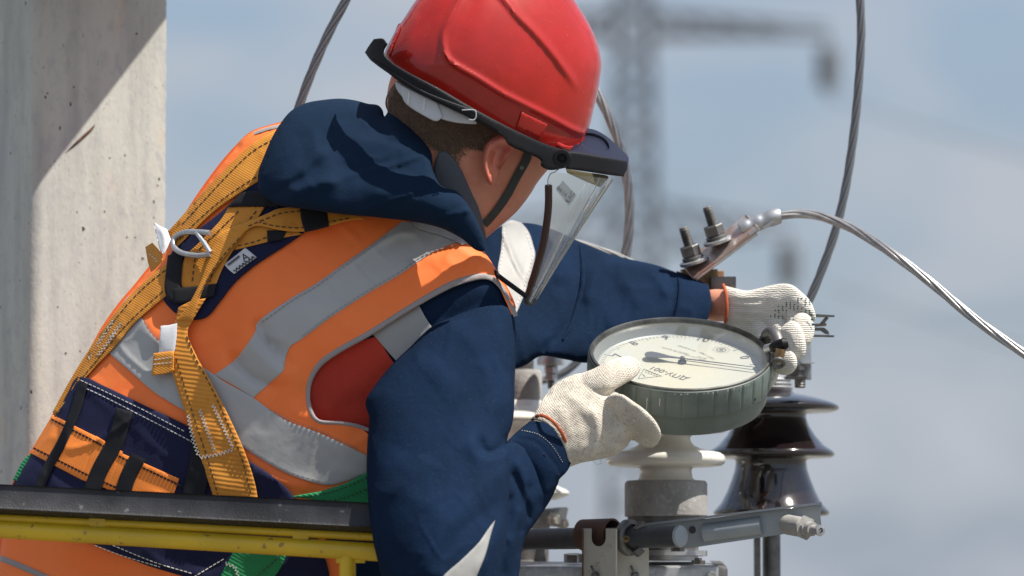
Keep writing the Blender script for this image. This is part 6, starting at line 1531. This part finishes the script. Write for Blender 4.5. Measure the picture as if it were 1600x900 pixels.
# dark seal strip inside the top of the shield
class VisS:
    def D(s, x, y): return np.asarray(x, float) * 0 - 0.058 + np.clip((np.asarray(x, float) - 870) / 90., 0, 1) * 0.075
o = sheet('seal_strip', [(884, 264, 1), (915, 269), (950, 275), (945, 284), (938, 293, 1), (912, 282), (886, 270, 1)], VisS(), mat('olive_seal', (0.10, 0.085, 0.04), 0.6), hm, s=3, off=0.0, thick=0.001)
VS2 = Under([VisS()], 0.004)
lb_ = sheet('shield_sticker', [(869, 297, 1), (879, 282, 1), (901, 305, 1), (889, 322, 1)], VS2, glass_mat('sticker_film', (0.8, 0.8, 0.8), 1.3, 0.3, 0.35), hm, s=3, thick=0.0004, smooth=False, soft=0)
mb = MB(); text_px(mb, '04/16', 878, 299, 9, 40, VS2, 0.0012); text_px(mb, 'ЕАС', 891.5, 308, 9.5, -58, VS2, 0.0012); mb.build('lettering', 'ink', lb_, smooth=False)
# chin strap
class HD:
    def D(s, x, y): return headF.D(np.minimum(np.asarray(x, float), 845), y)
cs = sheet('chin_strap', strip_poly([(826, 236), (822, 250), (808, 276), (792, 306), (774, 332), (757, 352)], [13, 14, 13, 13, 12, 11]), Under([Smooth(headF, 6)], 0.0), 'strap_grey', hm, s=3, off=0.002, thick=0.002, soft=2)
mb = MB(); mb.lathe(P(815, 262, float(headF.D(np.array([815.]), np.array([262.]))[0]) - 0.004), -FW, [(0.003, 0), (0.0025, 0.0015)], 12); mb.build('rivet', 'steel_dark', hm)
# thin black cord from the shoulder to the shield corner
q = cr([(762, 415, 0.0), (780, 432, -0.03), (803, 449, -0.035), (822, 463, -0.025)], 5)
mb = MB()
w = [Vector(v) for v in PA(q[:, 0], q[:, 1], q[:, 2])]; mb.tube(w, 0.0032, 8); mb.build('elastic_cord', 'black_web', hm)

# ================= BASKET RAIL =================
rl = thing('basket_rail', 'yellow lift basket railing with black wrapped top bar crossing in front of the worker', 'railing', tuple(P(300, 850, -0.16)))
def RP(x, y, d): return P(x, y, d)
rd = -0.155
mb = MB()
A = [(-120, 751), (-120, 799), (640, 833), (640, 793)]
a0 = P(-120, 775.5, rd); a1 = P(640, 813.5, rd); ax = (a1 - a0) / 2; axn = ax.normalized(); upn = (UP - axn * UP.dot(axn)).normalized(); fwn = axn.cross(upn)
tilt = Quaternion(axn, R(-20)); u2 = tilt @ upn; f2 = tilt @ fwn
mb.box((a0 + a1) / 2, ax, f2 * 0.013, u2 * 0.0155, 0.0035); mb.build('top_bar', 'rail_black', rl, sharp=40)
mb = MB()
mb.tube([P(-120, 804, rd + 0.006), P(250, 821, rd + 0.006), P(640, 842, rd + 0.006)], 0.0055, 12); mb.build('thin_rod', 'yellow', rl)
mb = MB()
mb.tube([P(-120, 819, rd + 0.004), P(640, 866, rd + 0.004)], 0.0112, 24); mb.build('main_tube', 'yellow', rl)
mb = MB()
for x in (152, 470): mb.box(P(x, 819 + (x - 152) * 0.06, rd + 0.005), RT * 0.010, FW * 0.004, UP * 0.0075, 0.001)
mb.build('weld_tab', 'yellow', rl)
mb = MB(); mb.tube([P(543, 862, rd + 0.005), P(543, 1000, rd + 0.005), P(545, 1500, rd)], 0.0105, 20); mb.build('upright', 'yellow', rl)
mb = MB(); mb.tube([P(-60, 825, rd + 0.005), P(-60, 1500, rd)], 0.0105, 20); mb.build('upright', 'yellow', rl)
mb = MB(); mb.box(P(250, 1520, 0.10), RT * 0.45, FW * 0.35, UP * 0.012, 0.003); mb.build('floor_plate', 'steel_dark', rl)
mb = MB(); mb.box(P(548, 872, rd + 0.004), RT * 0.018, FW * 0.004, UP * 0.006, 0.001); mb.build('gusset', 'yellow', rl)
